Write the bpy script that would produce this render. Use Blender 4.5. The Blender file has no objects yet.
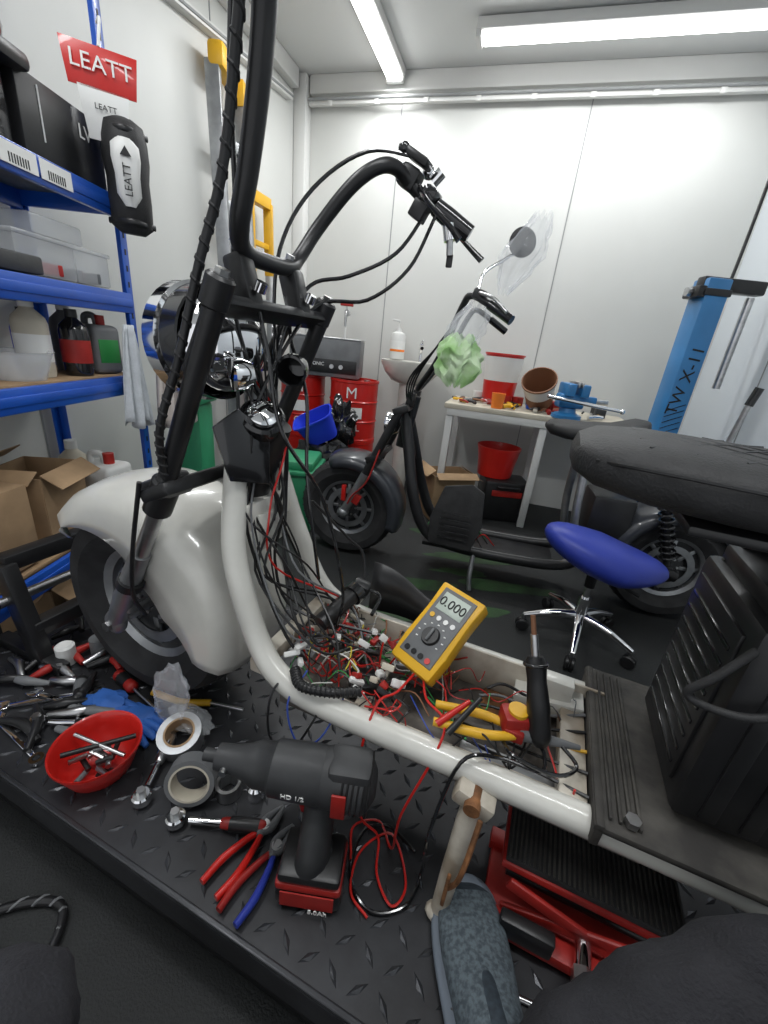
import bpy, bmesh, math, random
from mathutils import Vector, Matrix, noise
random.seed(7)
V=Vector
# ---------------------------------------------------------------- materials
M={}
def mat(name,col,rough=.5,metal=0,nscale=0,namt=0,bump=0,bscale=None,coat=0,trans=0,emit=0,alpha=1,col2=None,ior=1.45):
    m=bpy.data.materials.new(name); m.use_nodes=True; nt=m.node_tree; p=nt.nodes['Principled BSDF']
    p.inputs['Base Color'].default_value=(*col,1); p.inputs['Roughness'].default_value=rough; p.inputs['Metallic'].default_value=metal
    p.inputs['Coat Weight'].default_value=coat; p.inputs['Transmission Weight'].default_value=trans; p.inputs['IOR'].default_value=ior
    p.inputs['Alpha'].default_value=alpha
    if emit: p.inputs['Emission Color'].default_value=(*col,1); p.inputs['Emission Strength'].default_value=emit
    if nscale:
        tc=nt.nodes.new('ShaderNodeTexCoord'); n=nt.nodes.new('ShaderNodeTexNoise'); n.inputs['Scale'].default_value=nscale; n.inputs['Detail'].default_value=6
        nt.links.new(tc.outputs['Object'],n.inputs['Vector'])
        if namt:
            r=nt.nodes.new('ShaderNodeValToRGB'); c2=col2 or tuple(c*(1-namt) for c in col)
            r.color_ramp.elements[0].position=.38; r.color_ramp.elements[1].position=.62
            r.color_ramp.elements[0].color=(*c2,1); r.color_ramp.elements[1].color=(*col,1)
            nt.links.new(n.outputs['Fac'],r.inputs['Fac']); nt.links.new(r.outputs['Color'],p.inputs['Base Color'])
        if bump:
            b=nt.nodes.new('ShaderNodeBump'); b.inputs['Strength'].default_value=bump; b.inputs['Distance'].default_value=.004
            n2=nt.nodes.new('ShaderNodeTexNoise'); n2.inputs['Scale'].default_value=bscale or nscale; n2.inputs['Detail'].default_value=4
            nt.links.new(tc.outputs['Object'],n2.inputs['Vector']); nt.links.new(n2.outputs['Fac'],b.inputs['Height']); nt.links.new(b.outputs['Normal'],p.inputs['Normal'])
    M[name]=m; return m
mat('wall',(.61,.615,.59),.45,0,1.2,.06,.12,3)
mat('seam',(.27,.28,.28),.6)
mat('white_trim',(.66,.66,.64),.4)
mat('ceil',(.66,.67,.66),.55)
mat('floor',(.026,.028,.028),.7,0,2.2,.5,.5,220,col2=(.017,.018,.018))
mat('floor_green',(.035,.085,.03),.7,0,8,.6,.4,200,col2=(.025,.045,.022))
mat('lamp',(1,1,1),.5,emit=9)
mat('blk',(.017,.017,.018),.36,0,12,.35,.05,60)
mat('blkgloss',(.011,.011,.012),.15,0,coat=.5)
mat('blkmatte',(.021,.021,.022),.6,0,30,.3,.3,300)
mat('rubber',(.028,.028,.029),.8,0,20,.4,.2,120)
mat('dusty',(.065,.06,.052),.75,0,14,.5,.3,90,col2=(.024,.022,.02))
mat('gun',(.040,.041,.043),.5,0,14,.3,.1,80)
mat('grey',(.16,.165,.17),.5,0,10,.25)
mat('fendergrey',(.035,.038,.045),.3,0,coat=.3)
mat('white',(.64,.63,.58),.25,0,7,.14,coat=.4)
mat('whitedirty',(.62,.58,.50),.4,0,11,.4,.1,60,col2=(.30,.25,.19))
mat('rust',(.30,.13,.05),.8,0,40,.6,.4,90)
mat('pan',(.17,.15,.13),.75,0,18,.6,.3,70,col2=(.06,.055,.05))
mat('silver',(.55,.55,.55),.3,1,30,.2)
mat('alu',(.40,.41,.42),.42,.9,14,.25)
mat('chrome',(.85,.85,.86),.06,1)
mat('red',(.56,.016,.011),.32,0,5,.12,coat=.3)
mat('redm',(.40,.02,.015),.45,0,12,.35)
mat('blue',(.010,.085,.46),.35,0,6,.15,coat=.2)
mat('bluedeep',(.025,.045,.33),.42,0,4,.1,.03,60)
mat('bluecol',(.03,.19,.44),.35,0,5,.15,coat=.3)
mat('bluebin',(.02,.05,.60),.4)
mat('bluecloth',(.03,.12,.42),.6,0,30,.2)
mat('green',(.03,.26,.12),.5,0,6,.2)
mat('yellow',(.74,.41,.02),.4,0,8,.12)
mat('orange',(.85,.22,.03),.4)
mat('card',(.38,.25,.14),.85,0,12,.2)
mat('cloth',(.58,.61,.64),.9,0,40,.12,.4,200)
mat('clothpink',(.60,.54,.50),.9,0,18,.2,.4,200)
mat('plasticw',(.66,.66,.64),.4)
mat('cream',(.58,.53,.43),.5,0,8,.15)
mat('clear',(.85,.87,.88),.18,0,alpha=.35)
mat('film',(.85,.87,.9),.10,0,alpha=.24)
mat('greenbag',(.36,.66,.22),.35,0,14,.4,alpha=.8,col2=(.66,.82,.55))
mat('lcd',(.46,.52,.46),.3)
mat('ink',(.01,.01,.01),.6)
mat('label',(.74,.74,.72),.5)
mat('jeans',(.026,.026,.031),.85,0,7,.4,.5,240)
mat('shoe',(.115,.145,.165),.8,0,160,.6,.35,300,col2=(.055,.07,.082))
mat('shoe_toe',(.04,.055,.07),.7,0,90,.4)
mat('sole',(.17,.20,.24),.6)
mat('plate',(.036,.037,.041),.42,.3,9,.45,.08,60,col2=(.019,.019,.021))
mat('tread',(.065,.067,.073),.26,.5,9,.3)
mat('brown',(.22,.10,.05),.6)
mat('wall_r',(.62,.66,.69),.4)
mat('wg',(.03,.25,.06),.4); mat('wy',(.6,.5,.05),.4); mat('wb',(.03,.07,.35),.4); mat('ww',(.62,.62,.58),.4); mat('wo',(.5,.16,.03),.4)
# ---------------------------------------------------------------- frames
def frame(ax,ay,o=(0,0,0)):
    m=Matrix.Identity(4); ax=V((ax,ay,0)).normalized(); yy=V((-ax.y,ax.x,0))
    for i in range(3): m[i][0]=ax[i]; m[i][1]=yy[i]; m[i][3]=o[i]
    return m
G=frame(.969,-.247).inverted()   # everything turned so that the room is axis aligned
FW=G
FB=G@frame(.936,-.351)           # lift / scooter axis
FR=Matrix.Identity(4)            # room axis
F2=G@frame(.98,-.2,(-.18,2.02,0))  # second scooter
# ---------------------------------------------------------------- builder
def spline(pts,n=6,closed=False):
    pts=[V(p) for p in pts]; N=len(pts)
    if N<3: return pts
    out=[]
    rng=range(N if closed else N-1)
    for i in rng:
        if closed: a,b,c,d=pts[i-1],pts[i],pts[(i+1)%N],pts[(i+2)%N]
        else:
            b,c=pts[i],pts[i+1]; a=pts[i-1] if i>0 else b*2-c; d=pts[i+2] if i+2<N else c*2-b
        for k in range(n):
            t=k/n; t2=t*t; t3=t2*t
            out.append(.5*((2*b)+(c-a)*t+(2*a-5*b+4*c-d)*t2+(3*b-a-3*c+d)*t3))
    if not closed: out.append(pts[-1])
    return out
class B:
    def __init__(s): s.v=[];s.f=[];s.m=[];s.mats=[]
    def mi(s,m):
        if m not in s.mats: s.mats.append(m)
        return s.mats.index(m)
    def raw(s,vs,fs,m):
        o=len(s.v); k=s.mi(m); s.v+= [tuple(x) for x in vs]
        for f in fs: s.f.append(tuple(i+o for i in f)); s.m.append(k)
    def bm(s,b,m,mx=None):
        if mx is not None: b.transform(mx)
        b.normal_update(); b.verts.index_update()
        s.raw([v.co for v in b.verts],[[v.index for v in f.verts] for f in b.faces],m); b.free()
    def box(s,c,size,m,rot=(0,0,0),bev=.003,seg=2,taper=None):
        b=bmesh.new(); bmesh.ops.create_cube(b,size=1)
        for v in b.verts:
            if taper and v.co.z>0: v.co.x*=taper[0]; v.co.y*=taper[1]
            v.co.x*=size[0];v.co.y*=size[1];v.co.z*=size[2]
        bev=min(bev,min(size)*.45)
        if bev>0: bmesh.ops.bevel(b,geom=b.edges[:],offset=bev,segments=seg,profile=.5,affect='EDGES')
        mx=Matrix.Translation(c)@(Matrix.Rotation(rot[2],4,'Z')@Matrix.Rotation(rot[1],4,'Y')@Matrix.Rotation(rot[0],4,'X'))
        s.bm(b,m,mx)
    def bar(s,p1,p2,w,h,m,up=(0,0,1),bev=.003):
        p1=V(p1);p2=V(p2);d=p2-p1;L=d.length;z=d.normalized();u=V(up)
        if abs(z.dot(u))>.98:u=V((1,0,0))
        x=u.cross(z).normalized();y=z.cross(x)
        b=bmesh.new(); bmesh.ops.create_cube(b,size=1)
        for v in b.verts: v.co.x*=w;v.co.y*=h;v.co.z*=L
        bev=min(bev,min(w,h,L)*.45)
        if bev>0: bmesh.ops.bevel(b,geom=b.edges[:],offset=bev,segments=2,profile=.5,affect='EDGES')
        mx=Matrix.Identity(4); c=(p1+p2)/2
        for i in range(3): mx[i][0]=x[i];mx[i][1]=y[i];mx[i][2]=z[i];mx[i][3]=c[i]
        s.bm(b,m,mx)
    def lathe(s,prof,o,ax,m,seg=28,a0=0,a1=360,ref=None):
        z=V(ax).normalized(); u=V(ref) if ref else (V((0,0,1)) if abs(z.z)<.9 else V((1,0,0)))
        x=(u-z*u.dot(z)).normalized();y=z.cross(x);o=V(o)
        full=(a1-a0)>=360; n=seg if full else seg+1
        vs=[];fs=[];K=len(prof)
        for i in range(n):
            a=math.radians(a0+(a1-a0)*i/seg)
            d=x*math.cos(a)+y*math.sin(a)
            for r,h in prof: vs.append(o+d*r+z*h)
        for i in range(seg):
            j=(i+1)%n
            for k in range(K-1):
                fs.append((i*K+k,j*K+k,j*K+k+1,i*K+k+1))
        s.raw(vs,fs,m)
    def cyl(s,p1,p2,r,m,r2=None,seg=20,bev=0):
        p1=V(p1);p2=V(p2);L=(p2-p1).length; r2=r if r2 is None else r2; e=bev
        s.lathe([(0,0),(max(r-e,0),0),(r,e),(r2,L-e),(max(r2-e,0),L),(0,L)],p1,p2-p1,m,seg)
    def tube(s,pts,r,m,n=6,seg=10,closed=False,flat=None):
        P=spline(pts,n,closed) if n>1 else [V(p) for p in pts]; N=len(P)
        R=r if isinstance(r,(list,tuple)) else None
        T=[]
        for i in range(N):
            a=P[i-1] if (i>0 or closed) else P[i]; b=P[(i+1)%N] if (i<N-1 or closed) else P[i]
            d=b-a; T.append(d.normalized() if d.length>1e-9 else V((0,0,1)))
        u=V((0,0,1)); 
        if abs(T[0].dot(u))>.9:u=V((1,0,0))
        nrm=(u-T[0]*u.dot(T[0])).normalized(); vs=[];fs=[]
        for i in range(N):
            nrm=(nrm-T[i]*nrm.dot(T[i])); nrm=nrm.normalized() if nrm.length>1e-6 else V((1,0,0)); bn=T[i].cross(nrm)
            if R: 
                t=i/(N-1)*(len(R)-1);k=min(int(t),len(R)-2);rr=R[k]+(R[k+1]-R[k])*(t-k)
            else: rr=r
            for j in range(seg):
                a=2*math.pi*j/seg; vs.append(P[i]+nrm*math.cos(a)*rr+bn*math.sin(a)*rr*(flat or 1))
        for i in range(N if closed else N-1):
            ii=(i+1)%N
            for j in range(seg): fs.append((i*seg+j,i*seg+(j+1)%seg,ii*seg+(j+1)%seg,ii*seg+j))
        if not closed: fs.append(tuple(range(seg))[::-1]); fs.append(tuple((N-1)*seg+j for j in range(seg)))
        s.raw(vs,fs,m)
    def sph(s,c,r,m,rot=(0,0,0),sub=3,nz=0,nf=6,pw=1):
        b=bmesh.new(); bmesh.ops.create_icosphere(b,subdivisions=sub,radius=1)
        if not isinstance(r,(tuple,list)): r=(r,r,r)
        for v in b.verts:
            k=1+nz*noise.noise(v.co*nf*.3+V(c)*7) if nz else 1
            q=v.co*k
            if pw!=1: q=V([math.copysign(abs(a)**pw,a) for a in q])
            v.co=V((q.x*r[0],q.y*r[1],q.z*r[2]))
        mx=Matrix.Translation(c)@(Matrix.Rotation(rot[2],4,'Z')@Matrix.Rotation(rot[1],4,'Y')@Matrix.Rotation(rot[0],4,'X'))
        s.bm(b,m,mx)
    def torus(s,c,R,r,ax,m,seg=32,rs=10):
        prof=[(R+r*math.cos(2*math.pi*k/rs),r*math.sin(2*math.pi*k/rs)) for k in range(rs+1)]
        s.lathe(prof,c,ax,m,seg)
    def ext(s,poly,o,x,y,th,m,bev=.002):
        o=V(o);x=V(x).normalized();y=V(y).normalized();z=x.cross(y).normalized()
        b=bmesh.new(); vs=[b.verts.new(o+x*p[0]+y*p[1]-z*th/2) for p in poly]; f=b.faces.new(vs)
        r=bmesh.ops.extrude_face_region(b,geom=[f]); 
        for g in r['geom']:
            if isinstance(g,bmesh.types.BMVert): g.co+=z*th
        bmesh.ops.recalc_face_normals(b,faces=b.faces[:])
        if bev>0: bmesh.ops.bevel(b,geom=b.edges[:],offset=bev,segments=2,profile=.5,affect='EDGES',clamp_overlap=True)
        s.bm(b,m)
    def loft(s,rings,m,closed=True,cap=True):
        K=len(rings[0]);vs=[V(p) for r in rings for p in r];fs=[]
        for i in range(len(rings)-1):
            for j in range(K if closed else K-1):
                jj=(j+1)%K; fs.append((i*K+j,i*K+jj,(i+1)*K+jj,(i+1)*K+j))
        if cap and closed: fs.append(tuple(range(K))[::-1]); fs.append(tuple((len(rings)-1)*K+j for j in range(K)))
        s.raw(vs,fs,m)
    def text(s,t,size,o,x,y,m,ex=.0008):
        cu=bpy.data.curves.new('t','FONT');cu.body=t;cu.size=size;cu.extrude=ex;cu.align_x='CENTER';cu.align_y='CENTER'
        ob=bpy.data.objects.new('t',cu);bpy.context.collection.objects.link(ob)
        me=ob.to_mesh(); o=V(o);x=V(x).normalized();y=V(y).normalized();z=x.cross(y)
        s.raw([o+x*v.co.x+y*v.co.y+z*v.co.z for v in me.vertices],[tuple(p.vertices) for p in me.polygons],m)
        ob.to_mesh_clear(); bpy.data.objects.remove(ob); bpy.data.curves.remove(cu)
    def done(s,name,fr=FW,parent=None,ang=38,solid=0,sub=0):
        me=bpy.data.meshes.new(name)
        xs=[v[0] for v in s.v];ys=[v[1] for v in s.v];zs=[v[2] for v in s.v]
        c=V(((min(xs)+max(xs))/2,(min(ys)+max(ys))/2,min(zs)))
        me.from_pydata([tuple(V(v)-c) for v in s.v],[],s.f)
        for k in s.mats: me.materials.append(M[k])
        me.polygons.foreach_set('material_index',s.m); me.polygons.foreach_set('use_smooth',[True]*len(s.f))
        me.update(); me.validate()
        b=bmesh.new(); b.from_mesh(me); bmesh.ops.remove_doubles(b,verts=b.verts[:],dist=1e-6); bmesh.ops.recalc_face_normals(b,faces=b.faces[:]); b.to_mesh(me); b.free()
        me.set_sharp_from_angle(angle=math.radians(ang))
        ob=bpy.data.objects.new(name,me); bpy.context.collection.objects.link(ob)
        w=fr@Matrix.Translation(c)
        if parent: ob.parent=parent; ob.matrix_local=parent.matrix_basis.inverted()@w
        else: ob.matrix_basis=w
        if solid: md=ob.modifiers.new('s','SOLIDIFY'); md.thickness=solid; md.offset=-1
        if sub: md=ob.modifiers.new('u','SUBSURF'); md.levels=sub; md.render_levels=sub
        return ob
def empty(name,mx):
    e=bpy.data.objects.new(name,None); e.empty_display_size=.05; bpy.context.collection.objects.link(e); e.matrix_basis=mx; return e
# ================================================================ ROOM (frame FR: r,d,z)
RL,RRt,DB,CH,DF=-1.72,1.16,3.275,2.6,-1.6
b=B(); b.box(((RL+RRt)/2,(DB+DF)/2,-.03),(RRt-RL+.2,DB-DF+.2,.06),'floor',bev=0); b.done('floor',FR)
b=B(); b.box(((RL+RRt)/2,(DB+DF)/2,CH+.03),(RRt-RL+.2,DB-DF+.2,.06),'ceil',bev=0); b.done('ceiling',FR)
b=B(); b.box(((RL+RRt)/2,DB+.04,CH/2),(RRt-RL+.16,.08,CH),'wall',bev=0)
for r in (-1.0,.138): b.box((r,DB-.0008,CH/2),(.006,.004,CH),'seam',bev=0)
b.done('wall_back',FR)
b=B(); b.box((RL-.04,(DB+DF)/2,CH/2),(.08,DB-DF,CH),'wall',bev=0)
for d in (2.35,1.2,.05,-1.1): b.box((RL+.0008,d,CH/2),(.004,.006,CH),'seam',bev=0)
b.done('wall_left',FR)
b=B(); b.box((RRt+.04,(DB+DF)/2,CH/2),(.08,DB-DF,CH),'wall_r',bev=0); b.box((RRt-.001,2.55,CH/2),(.004,.006,CH),'seam',bev=0); b.done('wall_right',FR)
b=B(); b.box((RL+.045,DB-.045,CH/2),(.09,.09,CH),'white_trim',bev=.012); b.done('trim_1',FR)
b=B(); b.box(((RL+RRt)/2,DB-.03,CH-.05),(RRt-RL-.2,.06,.10),'white_trim',bev=.008); b.box(((RL+RRt)/2,DB-.05,CH-.15),(RRt-RL-.2,.03,.018),'white_trim',bev=.003)
b.cyl((RL+.1,DB-.07,CH-.13),(RRt-.02,DB-.07,CH-.13),.009,'seam')
for k in range(9): b.box((RL+.25+.32*k,DB-.066,CH-.15),(.03,.012,.03),'white_trim',bev=.002)
b.done('trim_2',FR)
b=B(); b.box((RL+.03,1.55,CH-.05),(.06,3.2,.10),'white_trim',bev=.008); b.done('trim_3',FR)
b=B(); b.box((RRt-.03,1.55,CH-.05),(.06,3.2,.10),'white_trim',bev=.008); b.done('trim_4',FR)
b=B(); b.bar((RL+.02,3.1,2.44),(RL+.02,1.9,2.30),.05,.035,'white_trim'); b.bar((RL+.045,3.1,2.44),(RL+.045,1.9,2.30),.012,.012,'seam'); b.done('trim_5',FR)
b=B()
for (x,y,rx,ry) in ((.35,2.35,.22,.06),(.52,2.05,.3,.05),(.2,1.72,.2,.055),(.62,1.78,.22,.05),(.75,2.3,.16,.05),(-.05,1.45,.18,.05),(.38,1.55,.2,.05),(.42,1.88,.16,.035)):
    ring=[]
    for k in range(28):
        a=2*math.pi*k/28; q=1+.5*noise.noise(V((math.cos(a)*1.5+x*5,math.sin(a)*1.5,y*3)))
        ring.append(V((x+rx*q*math.cos(a),y+ry*q*math.sin(a),.0015)))
    b.raw(ring,[tuple(range(28))],'floor_green')
b.done('rubber_floor_mat')
def lamp(c,L,along):
    b=B(); dx=(L,.12) if along=='r' else (.12,L)
    b.box((c[0],c[1],CH-.03),(dx[0],dx[1],.05),'white_trim',bev=.01)
    d2=(L-.06,.09) if along=='r' else (.09,L-.06)
    b.box((c[0],c[1],CH-.062),(d2[0],d2[1],.03),'lamp',bev=.012)
    for sg in (-1,1):
        e=(c[0]+sg*(L/2-.015),c[1]) if along=='r' else (c[0],c[1]+sg*(L/2-.015))
        b.box((e[0],e[1],CH-.058),(.03,.11,.045) if along=='r' else (.11,.03,.045),'white_trim',bev=.006)
    o=b.done('fluorescent_lamp',FR)
    ld=bpy.data.lights.new('lamp_light','AREA'); ld.shape='RECTANGLE'; ld.size=dx[0]; ld.size_y=dx[1]; ld.energy=14; ld.color=(.97,.99,1)
    lo=bpy.data.objects.new('lamp_light',ld); bpy.context.collection.objects.link(lo); lo.parent=o; lo.matrix_basis=o.matrix_basis.inverted()@Matrix.Translation((c[0],c[1],CH-.09))
lamp((-1.03,2.57),1.25,'d'); lamp((.20,2.87),1.42,'r'); lamp((-1.0,.3),1.2,'d'); lamp((.3,.3),1.25,'r')  # last two lamps are out of view, added for soft light
# ================================================================ LIFT TABLE (frame FB: s,n,z)
b=B(); ZP=.2; S0,S1,N0,N1=-1.26,.93,.25,.99
b.box(((S0+S1)/2,(N0+N1)/2,.165),(S1-S0,N1-N0,.068),'plate',bev=.006)
b.box(((S0+S1)/2,(N0+N1)/2,.075),(S1-S0-.3,N1-N0-.16,.11),'blk',bev=.004)
b.box(((S0+S1)/2,(N0+N1)/2,.012),(S1-S0-.1,N1-N0-.06,.024),'blk',bev=.004)
b.box(((S0+S1)/2,N0+.006,ZP-.004),(S1-S0-.01,.010,.012),'tread',bev=.003)
pit=.040; i=0
s=S0+.03
while s<S1-.03:
    j=0; n=N0+.035
    while n<N1-.02:
        a=math.radians(45 if (i+j)%2 else -45); c,sn=math.cos(a),math.sin(a); L,W,h=.0175,.0052,.0022
        q=[(-L,0,0),(0,-W,0),(L,0,0),(0,W,0),(-L*.55,0,h),(L*.55,0,h)]
        b.raw([(s+x*c-y*sn,n+x*sn+y*c,ZP-.0010+z) for x,y,z in q],[(0,1,4),(1,5,4),(1,2,5),(2,3,5),(3,4,5),(3,0,4)],'tread')
        j+=1; n+=pit
    i+=1; s+=pit
b.done('motorcycle_lift_table',FB,ang=20)
b=B()
for n in (.47,.77):
    b.bar((-1.06,n,.2),(-1.13,n,.47),.035,.05,'blk'); b.bar((-1.23,n,.215),(-.98,n,.215),.03,.03,'blk')
b.bar((-1.14,.47,.47),(-1.14,.77,.47),.04,.04,'blk'); b.bar((-1.08,.47,.3),(-1.08,.77,.3),.04,.04,'blk')
b.cyl((-1.12,.42,.38),(-1.12,.83,.38),.012,'silver'); b.sph((-1.12,.42,.38),.02,'blk',sub=2)
b.done('wheel_chock',FB)
# ================================================================ SCOOTER 1
E1=empty('electric_scooter',FB@Matrix.Translation((-.1,.61,.2)))
NC=.61
def mir(p): return (p[0],2*NC-p[1],p[2])
b=B()
rail=[(-.50,.575,.87),(-.485,.54,.76),(-.465,.515,.66),(-.41,.50,.53),(-.345,.485,.475),(-.24,.48,.46),(0,.48,.46),(.22,.48,.46),(.45,.48,.46),(.58,.48,.48),(.66,.48,.5)]
b.tube(rail,.0215,'white',seg=16); b.tube([mir(p) for p in rail],.0215,'white',seg=16)
b.box((-.40,NC,.475),(.03,.25,.03),'whitedirty'); b.box((-.2,NC,.43),(.03,.25,.03),'whitedirty'); b.box((.15,NC,.46),(.04,.25,.03),'whitedirty')
b.box((-.05,NC,.405),(.62,.22,.02),'pan')
b.box((-.05,.710,.455),(.5,.006,.09),'whitedirty',bev=.002); b.box((-.05,.508,.435),(.5,.006,.05),'whitedirty',bev=.002)
b.cyl((-.515,NC,.74),(-.455,NC,.90),.034,'blk')
b.box((-.475,NC,.735),(.03,.13,.05),'white'); b.ext([(-.04,-.035),(.04,-.03),(.04,.03),(-.04,.035)],(-.455,NC,.70),(0,1,0),(-.1,0,1),.006,'white')
b.bar((.05,.69,.45),(.17,.69,.47),.05,.03,'white'); b.box((.11,.69,.49),(.07,.03,.05),'white')
b.bar((-.02,.545,.425),(.14,.545,.425),.03,.012,'alu'); b.bar((.02,.63,.422),(.02,.70,.422),.05,.01,'rust')
b.cyl((.40,.47,.44),(.40,.42,.44),.014,'silver'); b.cyl((.40,.42,.44),(.40,.415,.44),.02,'rust')
b.done('frame',FB,E1)
b=B()
b.box((.34,.615,.49),(.34,.33,.012),'dusty',bev=.004)
for k in range(4): b.box((.19+.012*k,.615,.499),(.004,.30,.006),'dusty',bev=.001)
b.box((.178,.615,.478),(.012,.33,.04),'dusty')
b.cyl((.215,.47,.5),(.215,.47,.51),.01,'silver',seg=6)
b.done('deck_plate',FB,E1)
b=B()
b.box((.44,.615,.655),(.36,.22,.30),'blk',bev=.012)
b.box((.2585,.615,.66),(.006,.17,.24),'blk',bev=.002)
for k in range(9): b.box((.2555,.615,.56+.024*k),(.005,.15,.006),'blkgloss',bev=.001)
for k in range(7): b.box((.30+.045*k,.504,.65),(.02,.006,.26),'blk',bev=.002)
b.box((.44,.615,.815),(.33,.20,.03),'blk',bev=.008)
b.tube([(.30,.56,.82),(.30,.56,.87),(.33,.56,.885),(.42,.56,.885),(.45,.56,.87),(.45,.56,.82)],.010,'blk')
b.tube([(.30,.53,.82),(.24,.50,.74),(.22,.50,.70),(.27,.49,.70),(.34,.49,.73),(.5,.49,.74)],.005,'blkmatte')
b.ext([(0,0),(.10,.02),(.13,.10),(.06,.10)],(.27,.70,.80),(1,0,0),(0,0,1),.01,'blk')
b.bar((.30,.54,.50),(.45,.54,.90),.03,.02,'blk'); b.bar((.30,.69,.50),(.45,.69,.90),.03,.02,'blk')
b.done('battery_box',FB,E1)
# seat
b=B(); rings=[]
for (s,w,zt,zb) in ((.03,.03,.948,.933),(.036,.07,.962,.923),(.06,.105,.972,.913),(.12,.128,.976,.905),(.20,.134,.974,.901),(.30,.136,.972,.900),(.42,.138,.975,.902),(.52,.138,.985,.905),(.60,.12,.99,.91),(.63,.07,.985,.93)):
    r=[];h=(zt-zb)
    for k in range(28):
        a=2*math.pi*k/28; cx,sy=math.cos(a),math.sin(a)
        x=math.copysign(abs(cx)**.55,cx)*w; z=math.copysign(abs(sy)**.7,sy)*h/2
        r.append((s,NC+.012+x,(zt+zb)/2+z))
    rings.append(r)
b.loft(rings,'blkmatte')
for k in range(0,7):
    for sg in (-1,1):
        s=.06+.045*k; pts=[(s+.04*q,NC+.012+sg*(-.085+.0425*q),.975-.0012*(abs(q-2)**1.3)-(s+.04*q)*.004) for q in range(5)]
        pts=[p for p in pts if .07<p[0]<.32]
        if len(pts)>2: b.tube(pts,.0014,'gun',seg=6,n=3)
b.tube([(.055,NC-.085,.950),(.12,NC-.117,.955),(.3,NC-.125,.953),(.5,NC-.127,.965),(.6,NC-.11,.97)],.0025,'blk',seg=6)
b.box((.36,NC,.895),(.4,.2,.012),'blk')
b.done('seat',FB,E1)
def wheel(b,c,R,w,ri,ax=(0,1,0),hub='grey',tread=True):
    c=V(c)
    prof=[(ri,-w*.62),(ri+.02,-w*.8),(R*.75,-w),(R*.9,-w*.93),(R*.97,-w*.6),(R,-w*.2),(R,w*.2),(R*.97,w*.6),(R*.9,w*.93),(R*.75,w),(ri+.02,w*.8),(ri,w*.62)]
    b.lathe(prof,c,ax,'rubber',40)
    b.lathe([(ri-.012,-w*.55),(ri+.004,-w*.66),(ri+.004,-w*.6),(ri-.01,-w*.4),(ri-.012,w*.4),(ri+.004,w*.6),(ri+.004,w*.66),(ri-.012,w*.55)],c,ax,hub,40)
    b.lathe([(0,-w*.45),(ri*.45,-w*.45),(ri*.5,-w*.3),(ri,-w*.28),(ri,w*.28),(ri*.5,w*.3),(ri*.45,w*.45),(0,w*.45)],c,ax,'gun',32)
    A=V(ax)
    if tread:
        for k in range(44):
            a=2*math.pi*k/44; d=V((math.cos(a),0,math.sin(a))); t=V((-math.sin(a),0,math.cos(a)))
            for sg in (-1,1):
                b.bar(c+d*(R-.001)+A*sg*w*.15+t*.004,c+d*(R*.965)+A*sg*w*.62-t*.006,.007,.007,'rubber',up=d,bev=0)
    for k in range(8):
        a=2*math.pi*k/8; d=V((math.cos(a),0,math.sin(a)))
        b.bar(c+d*ri*.35-A*w*.42,c+d*ri*.95-A*w*.36,.018,.012,hub,up=A)
        b.bar(c+d*ri*.35+A*w*.42,c+d*ri*.95+A*w*.36,.018,.012,hub,up=A)
    b.lathe([(ri*.55,0),(ri*.75,0),(ri*.75,.004),(ri*.55,.004)],c-A*w*.62,ax,'alu',32)
    for k in range(6):
        a=2*math.pi*k/6; d=V((math.cos(a),0,math.sin(a))); b.cyl(c+d*ri*.3-A*w*.45,c+d*ri*.3-A*w*.52,.006,'silver',seg=6)
    b.cyl(c-A*(w+.02),c+A*(w+.02),.012,'silver')
b=B(); wheel(b,(.64,NC,.44),.24,.09,.13)
for q in (NC-.15,NC+.15): b.bar((.40,q,.47),(.68,q,.44),.03,.05,'blk')
b.done('rear_wheel',FB,E1)
AX=V((-.76,NC,.443))
b=B(); wheel(b,AX,.241,.092,.135,hub='alu'); b.done('front_wheel',FB,E1)
# fender
b=B(); rings=[]
for k in range(33):
    th=math.radians(34+(192-34)*k/32); t=k/32
    R=.278+.022*math.sin(t*math.pi); hw=.118*(1 if t>.08 else .7+.3*t/.08)
    rin=.235-(.235-.125)*min(1,max(0,(t-.08)/.5)) if t<.8 else .125+(t-.8)/.2*.07
    e=V((-math.cos(th),0,math.sin(th)))
    pr=[(rin,-hw),(rin+(R-.05-rin)*.5,-hw*1.01),(R-.05,-hw),(R-.022,-hw*.93),(R-.006,-hw*.72),(R+.003,-hw*.35),(R+.006,0)]
    pr=pr+[(r,-w) for r,w in pr[::-1][1:]]
    rings.append([AX+e*r+V((0,w,0)) for r,w in pr])
b.loft(rings,'white',closed=False,cap=False)
b.done('front_fender',FB,E1,ang=60,solid=.004)
# fork
b=B()
for n in (.476,2*NC-.476):
    ax=(-.76,n,.445); cr=(-.575,n,.785)
    b.tube([ax,(-.70,n,.56),(-.655,n,.64)],[.019,.021,.020,.018],'alu',n=3,seg=14)
    b.cyl((-.66,n,.63),cr,.014,'silver'); b.sph(ax,(.026,.018,.028),'alu'); b.cyl((-.76,n-.024,.445),(-.76,n+.024,.445),.011,'silver',seg=6)
    b.cyl((-.70,n,.555),(-.69,n,.573),.025,'blk')
    b.cyl((-.585,n,.765),(-.438,n,1.095),.0155,'blk',bev=.004)
    b.cyl((-.60,n,.74),(-.565,n,.805),.024,'blk',bev=.004)
    b.cyl((-.452,n,1.07),(-.434,n,1.11),.0195,'blk',bev=.004); b.cyl((-.434,n,1.11),(-.431,n,1.117),.010,'silver',seg=6)
b.box((-.575,NC,.785),(.07,.32,.026),'blk',rot=(0,-.45,0),bev=.008)
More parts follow.
